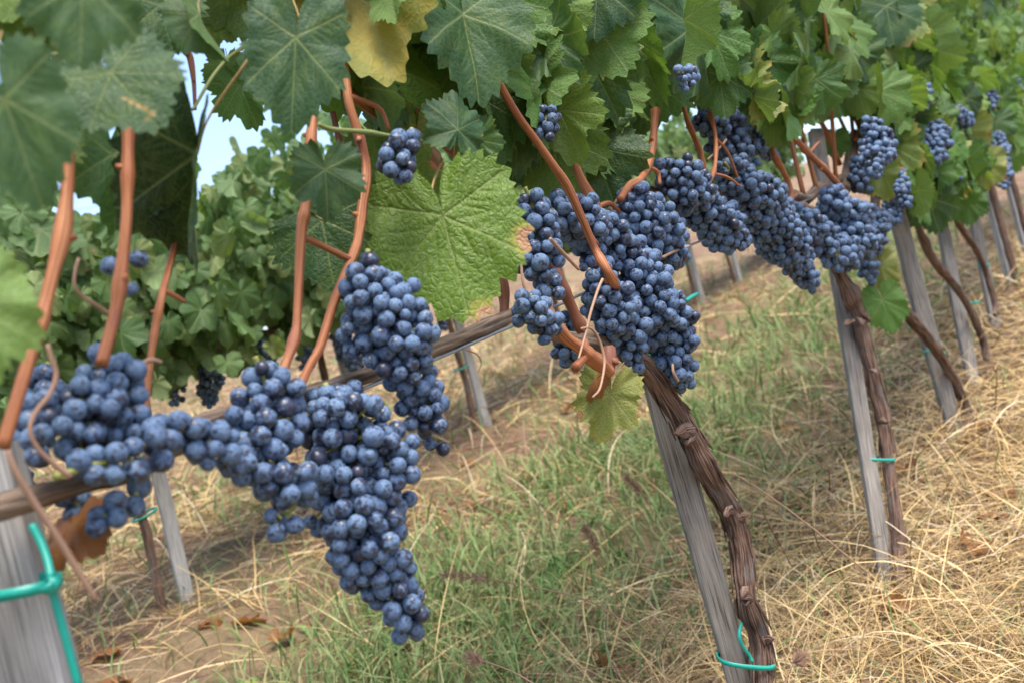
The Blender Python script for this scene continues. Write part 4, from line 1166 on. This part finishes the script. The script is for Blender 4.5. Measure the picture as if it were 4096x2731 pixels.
# ------------------------------------------------------------------ the row behind
def wire2(x):
    q = W(690, 1450, y=Y2)
    return np.array([x, Y2, q[2] + SLOPE_X * (x - q[0])])
rng = np.random.default_rng(9)
xb = _b2[0]
K2 = ['first vine of the row behind, left end', 'second vine of the row behind, over the tied stake', 'third vine of the row behind, left of the sky gap', 'fourth vine of the row behind, right of the sky gap', 'fifth vine of the row behind, seen past the lime leaf',
      'sixth vine of the row behind, its trunk tied below the wire', 'seventh vine of the row behind', 'eighth vine of the row behind', 'ninth vine of the row behind', 'tenth vine of the row behind, beyond the tapering bunch', 'eleventh vine of the row behind', 'last vine of the row behind']
bpx = [(650, 2500), (2010, 1670), (2380, 1420), (2800, 1180), (2905, 1130), (3010, 1045)]
step2 = .80
k2 = -1
n_back = 0
XB = W(1240, 600, y=Y2)[0]
for j in range(-2, 9):
    x = xb + step2 * j + rng.uniform(-.05, .05)
    base = vine_root(x, Y2)
    u, v, zz = proj(base + [0, 0, .6])
    if u < -900 or u > 4000: continue
    n_back += 1
    lab = K2[n_back - 1] if n_back <= len(K2) else K2[-1]
    root = thing('grapevine', base, 'blurred ' + lab, 'grapevine', 'grapevines of the row behind')
    hd = wire2(x)
    mb = MB()
    tube(mb, spline([base - [0, 0, .04], base + [rng.uniform(-.04, .03), 0, .25], hd + [0, 0, -.03], hd + [-.06, 0, 0]], 26), .013, 12, bark_bump(.08, 12, 200 + j))
    mb.build('trunk', M_BARK, root, base)
    mb = MB(); tube(mb, spline([wire2(x - step2 * .95), wire2(x - .4), hd + [0, 0, 0]], 20), .011, 10, bark_bump(.08, 10, 220 + j))
    mb.build('cordon', M_CORDON, root, base)
    for q in range(5):
        xx = x - step2 * (q + rng.random()) / 5; p = wire2(xx)
        mb = MB(); tube(mb, spline([p, p + [rng.uniform(-.04, .04), rng.uniform(-.06, .06), .25], p + [rng.uniform(-.12, .12), rng.uniform(-.1, .1), rng.uniform(.25, .36)]], 12), .004, 6)
        mb.build('cane', M_CANE, root, base)
    out = []
    for q in range(620):
        xx = x - step2 * rng.random()
        p = wire2(xx)
        top = .31 + .07 * math.sin(xx * 9) + .07 * math.sin(xx * 23 + 1) + .22 * math.exp(-((xx - XB) / .17) ** 2)
        hz = (-.12 + (top + .12) * rng.random() ** .8) if rng.random() < .93 else top + rng.random() * .16
        yy = Y2 + rng.normal(0, .13)
        M, L = scatter_leaf(xx, yy, p[2] + .05 + hz, rng, -1 if yy < Y2 + .08 else 1, .74)
        out.append(M)
    o = add('foliage', foliage_mesh('foliage', out, M_LEAF_FAR, base, rng), root); o['kind'] = 'stuff'
    # its stake and tie
    sb = vine_root(x + .075, Y2 - .01); sb[2] -= .05
    stake(sb, sb + np.array([rng.uniform(-.03, .03), 0, .62]), .036, .02, 30 + j, 'grey stake of the %s' % lab.replace('vine of the row behind', 'vine in the row behind'), 'stakes of the row behind')
    c = base + np.array([.03, .01, .26])
    if -200 < u < 3300:
        t = np.linspace(0, 2 * math.pi, 24)
        mb = MB(); tube(mb, np.array([c + np.array([.036 * math.cos(a), .028 * math.sin(a), .008 * math.cos(a)]) for a in t]), .0035, 6)
        o = mb.build('plant_tie', M_TIE, None, c); o.location = c
        tag(o, 'small green tie on the %s' % lab.split(',')[0].replace('vine of the row behind', 'trunk of the row behind'), 'plant tie', 'green ties of the row behind')
mb = MB(); tube(mb, spline([wire2(-3) + [0, -.02, -.02], wire2(9) + [0, -.02, -.02]], 20), .0016, 6)
tag(mb.build('trellis_wire', M_WIRE), 'blurred wire of the row behind', 'wire')
BACKB = [('dark far bunch left of the thin red cane', (690, 1460, 30), (690, 1530, 48), (700, 1610, 30)), ('dark far bunch right of the thin red cane', (835, 1450, 30), (840, 1530, 52), (830, 1610, 30)),
         ('far bunch behind the two red canes, slanting', (1010, 1340, 24), (1050, 1400, 40), (1090, 1450, 30)), ('far bunch half behind the middle bunch', (1360, 1350, 40), (1400, 1420, 50), (1420, 1470, 30)),
         ('far dark bunch between two red canes', (1215, 1350, 25), (1225, 1420, 36), (1220, 1470, 22)), ('little far bunch right of the lime leaf tip', (1765, 1260, 18), (1770, 1310, 24)), ('far bunch low beside the blurred stake', (70, 1830, 30), (80, 1930, 55), (110, 2000, 30))]
for k, (lab, *pts) in enumerate(BACKB):
    bunch(lab, pts, 25, 0, 900 + k, 'grape bunches of the row behind', y=Y2 - .08, parts=False)

# ------------------------------------------------------------------ ground
def gridmesh():
    xs = np.unique(np.r_[np.linspace(-60, -4, 24), np.linspace(-4, 12, 220), np.linspace(12, 120, 40)])
    ys = np.unique(np.r_[np.linspace(-40, -3, 20), np.linspace(-3, 8, 170), np.linspace(8, 60, 50)])
    X, Yg = np.meshgrid(xs, ys, indexing='ij')
    Z = ground(X, Yg)
    rr = np.random.default_rng(3)
    near = (X > -4) & (X < 12) & (Yg > -3) & (Yg < 8)
    Z = Z + near * rr.normal(0, .006, Z.shape)
    V = np.c_[X.ravel(), Yg.ravel(), Z.ravel()]
    nx, ny = len(xs), len(ys)
    I = np.arange(nx * ny).reshape(nx, ny)
    Fq = np.stack([I[:-1, :-1], I[1:, :-1], I[1:, 1:], I[:-1, 1:]], -1).reshape(-1, 4)
    return mesh('ground', V, Fq, M_SOIL)
tag(add('ground', gridmesh()), 'bare reddish brown soil sloping between the rows', 'ground', kind='structure')

def vnoise(x, y, s, seed):
    r = np.random.default_rng(seed)
    out = 0
    for k in range(5):
        a = r.uniform(0, 6.28); f = s * r.uniform(.6, 1.8); p = r.uniform(0, 6.28)
        out = out + np.sin((x * math.cos(a) + y * math.sin(a)) * f + p)
    return out / 5 * 1.3

def ground_points(n, rng, rmax=9.0, rmin=.3):
    """more blades close by, fewer far off, all over the ground the camera could face"""
    az = rng.uniform(math.radians(-35), math.radians(125), n)
    r = rmin * (rmax / rmin) ** rng.random(n) 
    return r * np.cos(az) , r * np.sin(az)

def blades(name, x, y, rng, L, w, lean, arch, mat, segs=6, rnd=None, zoff=0.0):
    n = len(x)
    z0 = ground(x, y) + zoff
    az = rng.uniform(0, 2 * math.pi, n)
    el = lean(n)                          # starting elevation
    P = np.c_[x, y, z0]
    pts = [P.copy()]
    st = L / segs
    kink = rng.normal(0, .10, n)
    for k in range(segs):
        e = el - arch * (k / segs) * 2.0
        d = np.c_[np.cos(az) * np.cos(e), np.sin(az) * np.cos(e), np.sin(e)]
        P = P + d * st[:, None]
        az = az + kink
        g = ground(P[:, 0], P[:, 1]) + .004 + zoff * .5
        P[:, 2] = np.maximum(P[:, 2], g)
        pts.append(P.copy())
    pts = np.stack(pts, 1)                # n, segs+1, 3
    T = np.gradient(pts, axis=1)
    S = np.cross(T, np.array([0, 0, 1.0])); ln = np.linalg.norm(S, axis=2, keepdims=True)
    S = np.where(ln > 1e-5, S / np.maximum(ln, 1e-6), np.array([1.0, 0, 0]))
    tap = np.sin(np.linspace(.55, math.pi - .12, segs + 1)) if segs > 3 else np.linspace(1, .2, segs + 1)
    wid = w[:, None, None] * tap[None, :, None] / 2
    tw = rng.uniform(-.8, .8, n)[:, None, None]
    up_ = np.array([0, 0, 1.0]) * tw
    Vv = np.stack([pts - (S + up_) * wid, pts + (S + up_) * wid], 2).reshape(-1, 3)
    b = (np.arange(n) * (segs + 1) * 2)[:, None] + np.arange(segs)[None] * 2
    Fq = np.stack([b, b + 1, b + 3, b + 2], -1).reshape(-1, 4)
    rn = rng.random(n) if rnd is None else rnd
    return mesh(name, Vv, Fq, mat, {'rnd': np.repeat(rn, (segs + 1) * 2)})

rng = np.random.default_rng(21)
x, y = ground_points(270000, rng)
v = y - Y1
nz = vnoise(x, y, 4.0, 1)
d1 = np.exp(-((np.minimum(v, .0) + 0) / .9) ** 2) * (v < .34) + np.exp(-((v - .34) / .16) ** 2) * (v >= .34)
d1 = d1 * np.clip((x - .15 + .35 * nz) / .5, .10, 1)
d2 = np.exp(-((y - Y2 - .1) / .50) ** 2) * .75
soil = 1 - .85 * np.exp(-((x - 1.4) / .4) ** 2 - ((v - 1.3) / .3) ** 2)
mid = (.10 + .22 * (nz > .25)) + .35 * (v > 2.0)
keep = rng.random(len(x)) < np.clip(np.maximum(np.maximum(d1, d2 * (.6 + .6 * nz)), mid * (v > 0)) * soil, 0, 1)
x, y = x[keep], y[keep]
n = len(x)
dist = np.hypot(x, y)
Ls = rng.uniform(.04, .34, n)
me = blades('straw', x, y, rng, Ls, rng.uniform(.0008, .0021, n) * np.clip(dist / 1.6, 1, 3), lambda k: np.abs(rng.normal(.1, .36, k)), rng.uniform(.05, .75, n) ** 1.3, M_STRAW, 7, zoff=.0)
tag(add('dry_straw', me), 'tangled golden straw spread under the rows', 'straw', kind='stuff')
# a few tufts of long dry stalks that arch up out of the straw
x, y = ground_points(3400, rng, 6.0, .6)
v = y - Y1
keep = ((v < .35) & (x > .5)) | (np.abs(y - Y2) < .5)
x, y = x[keep], y[keep]; n = len(x)
me = blades('straw', x, y, rng, rng.uniform(.22, .5, n), rng.uniform(.0014, .0028, n), lambda k: rng.uniform(.5, 1.4, k), rng.uniform(.6, 1.7, n), M_STRAW, 9)
tag(add('dry_straw', me), 'long arching stalks of straw rising from the mat', 'straw', kind='stuff')
# green grass of the strip
x, y = ground_points(330000, rng)
v = y - Y1
nz = vnoise(x, y, 5.0, 2) + .5 * vnoise(x, y, 13.0, 5)
dg = np.exp(-((v - .95) / .36) ** 2) * np.clip(.85 + .7 * nz, .1, 1) + .20 * ((v > 2.2) * (nz > .2)) + .04
dg = dg * np.where((x < 1.0) & (v < .7) & (v > .0), np.clip(.35 + nz, 0.05, 1), 1)
dg = np.where(v < .25, .03, dg) * (1 - .8 * np.exp(-((x - 1.4) / .4) ** 2 - ((v - 1.35) / .28) ** 2))
keep = rng.random(len(x)) < dg
x, y = x[keep], y[keep]; n = len(x)
dist = np.hypot(x, y)
me = blades('grass', x, y, rng, rng.uniform(.05, .17, n), rng.uniform(.0016, .0036, n) * np.clip(dist / 1.8, 1, 3), lambda k: rng.uniform(.6, 1.5, k), rng.uniform(.1, .9, n), M_GRASS, 5)
tag(add('green_grass', me), 'soft green grass growing in the strip between the rows', 'grass', kind='stuff')
# broad leaved weeds
x, y = ground_points(1500, rng, 5.0, .5)
v = y - Y1
keep = (v > .2) & (v < 1.3)
x, y = x[keep], y[keep]
xs, ys = [], []
for a, b in zip(x, y):
    k = int(rng.integers(4, 12)); xs.append(a + rng.normal(0, .018, k)); ys.append(b + rng.normal(0, .018, k))
x, y = np.concatenate(xs), np.concatenate(ys); n = len(x)
me = blades('weeds', x, y, rng, rng.uniform(.03, .075, n), rng.uniform(.006, .014, n), lambda k: rng.uniform(.3, 1.3, k), rng.uniform(.2, .9, n), M_WEED, 5)
tag(add('weeds', me), 'low broad leaved weeds scattered in the grass', 'weeds', kind='stuff')

# fallen vine leaves
rng = np.random.default_rng(31)
FP = [(850, 2480), (1130, 2560), (1010, 2480), (470, 2720), (3080, 1560), (3900, 2180), (3960, 2060), (3920, 1690), (2380, 2620), (2450, 2680), (1900, 2000), (2120, 1900), (1880, 1840), (3560, 2440), (3080, 1050), (2000, 1500), (3150, 1700), (2270, 1640), (2850, 1790), (420, 2600), (3990, 1960), (3620, 1880)]
for k, (px, py) in enumerate(FP):
    r = ray(px, py); t = .3
    while t < 8:
        q = CAM + r * t
        if q[2] < ground(q[0], q[1]) + .02: break
        t += .01
    L = rng.uniform(.03, .055); a = rng.uniform(0, 6.28)
    d = np.array([math.cos(a), math.sin(a), .05])
    q[2] = float(ground(q[0], q[1])) + .022
    M = leaf_matrix(q, q + d * L, np.array([rng.normal(0, .35), rng.normal(0, .35), 1.0]), 0, .9)
    o = add('fallen_leaf', leaf_mesh([6, 7, 2, 5][k % 4], M_LEAF_DRY)); o.matrix_world = Matrix(M.tolist())
    tag(o, 'curled reddish brown leaf lying on the ground between the rows', 'fallen leaf', 'fallen vine leaves on the ground')

# seeding grass stalks that stand out of the strip
GS = [('pale seeding grass stalk arching low left of the split stake', [(2520, 2500), (2350, 2400), (2050, 2330), (1790, 2300)], 1.35, 'head'),
      ('straight yellow grass stalk slanting right from behind the shaggy trunk', [(3470, 2290), (3250, 2110), (3060, 1970), (2900, 1870)], 1.5, ''),
      ('green grass stalk with a fluffy head, leaning left', [(2600, 2540), (2480, 2400), (2420, 2250), (2345, 2120)], 1.4, 'head'),
      ('tan grass stalk bending over behind the split stake', [(2790, 2370), (2720, 2200), (2600, 2020), (2510, 1910)], 1.55, 'head'),
      ('grass stalk with a pale head at the bottom edge', [(2180, 2760), (2060, 2690), (1960, 2650), (1900, 2635)], 1.1, 'head'),
      ('short stalk with a round spiky seed head at the bottom', [(3140, 2760), (3150, 2700), (3170, 2660), (3180, 2650)], 1.2, 'ball')]
for lab, pts, zd, hd in GS:
    P = np.array([CAM + ray(*p) * zd for p in pts])
    s = spline(P, 26)
    mb = MB(); tube(mb, s, np.linspace(.0012, .0006, 26), 6)
    o = thing('grass_stalk', s[0], lab, 'grass stalk', 'seeding grass stalks')
    mb.build('stem', M_TENDRIL if 'green' not in lab else M_SHOOT, o, s[0])
    if hd:
        mb = MB(); rr = np.random.default_rng(len(lab))
        tail = s[-6:] if hd == 'head' else s[-2:]
        for q in range(130):
            p = tail[int(rr.integers(len(tail)))]; d = rr.normal(size=3); d /= np.linalg.norm(d)
            d = d + (s[-1] - s[-4]) / np.linalg.norm(s[-1] - s[-4]) * .9
            l = .009 if hd == 'head' else .011
            tube(mb, np.array([p, p + d * l * .5, p + d * l]), [.0006, .0005, .0002], 4, cap=False)
        mb.build('seed_head', M_STRAWT, o, s[0]) if False else mb.build('seed_head', M_TENDRIL, o, s[0])

# two power lines far beyond the vines
for k, (a, b) in enumerate((((300, 830), (1100, 690)), ((300, 870), (1100, 728)))):
    p, q = CAM + ray(*a) * 60, CAM + ray(*b) * 70
    d = q - p
    mb = MB(); tube(mb, spline([p - d, (p + q) / 2 + [0, 0, -.2], q + d], 30), .02, 6)
    tag(mb.build('power_cable', M_CABLE), ['upper', 'lower'][k] + ' of two thin power cables crossing the sky gap', 'cable', 'power cables in the sky gap')
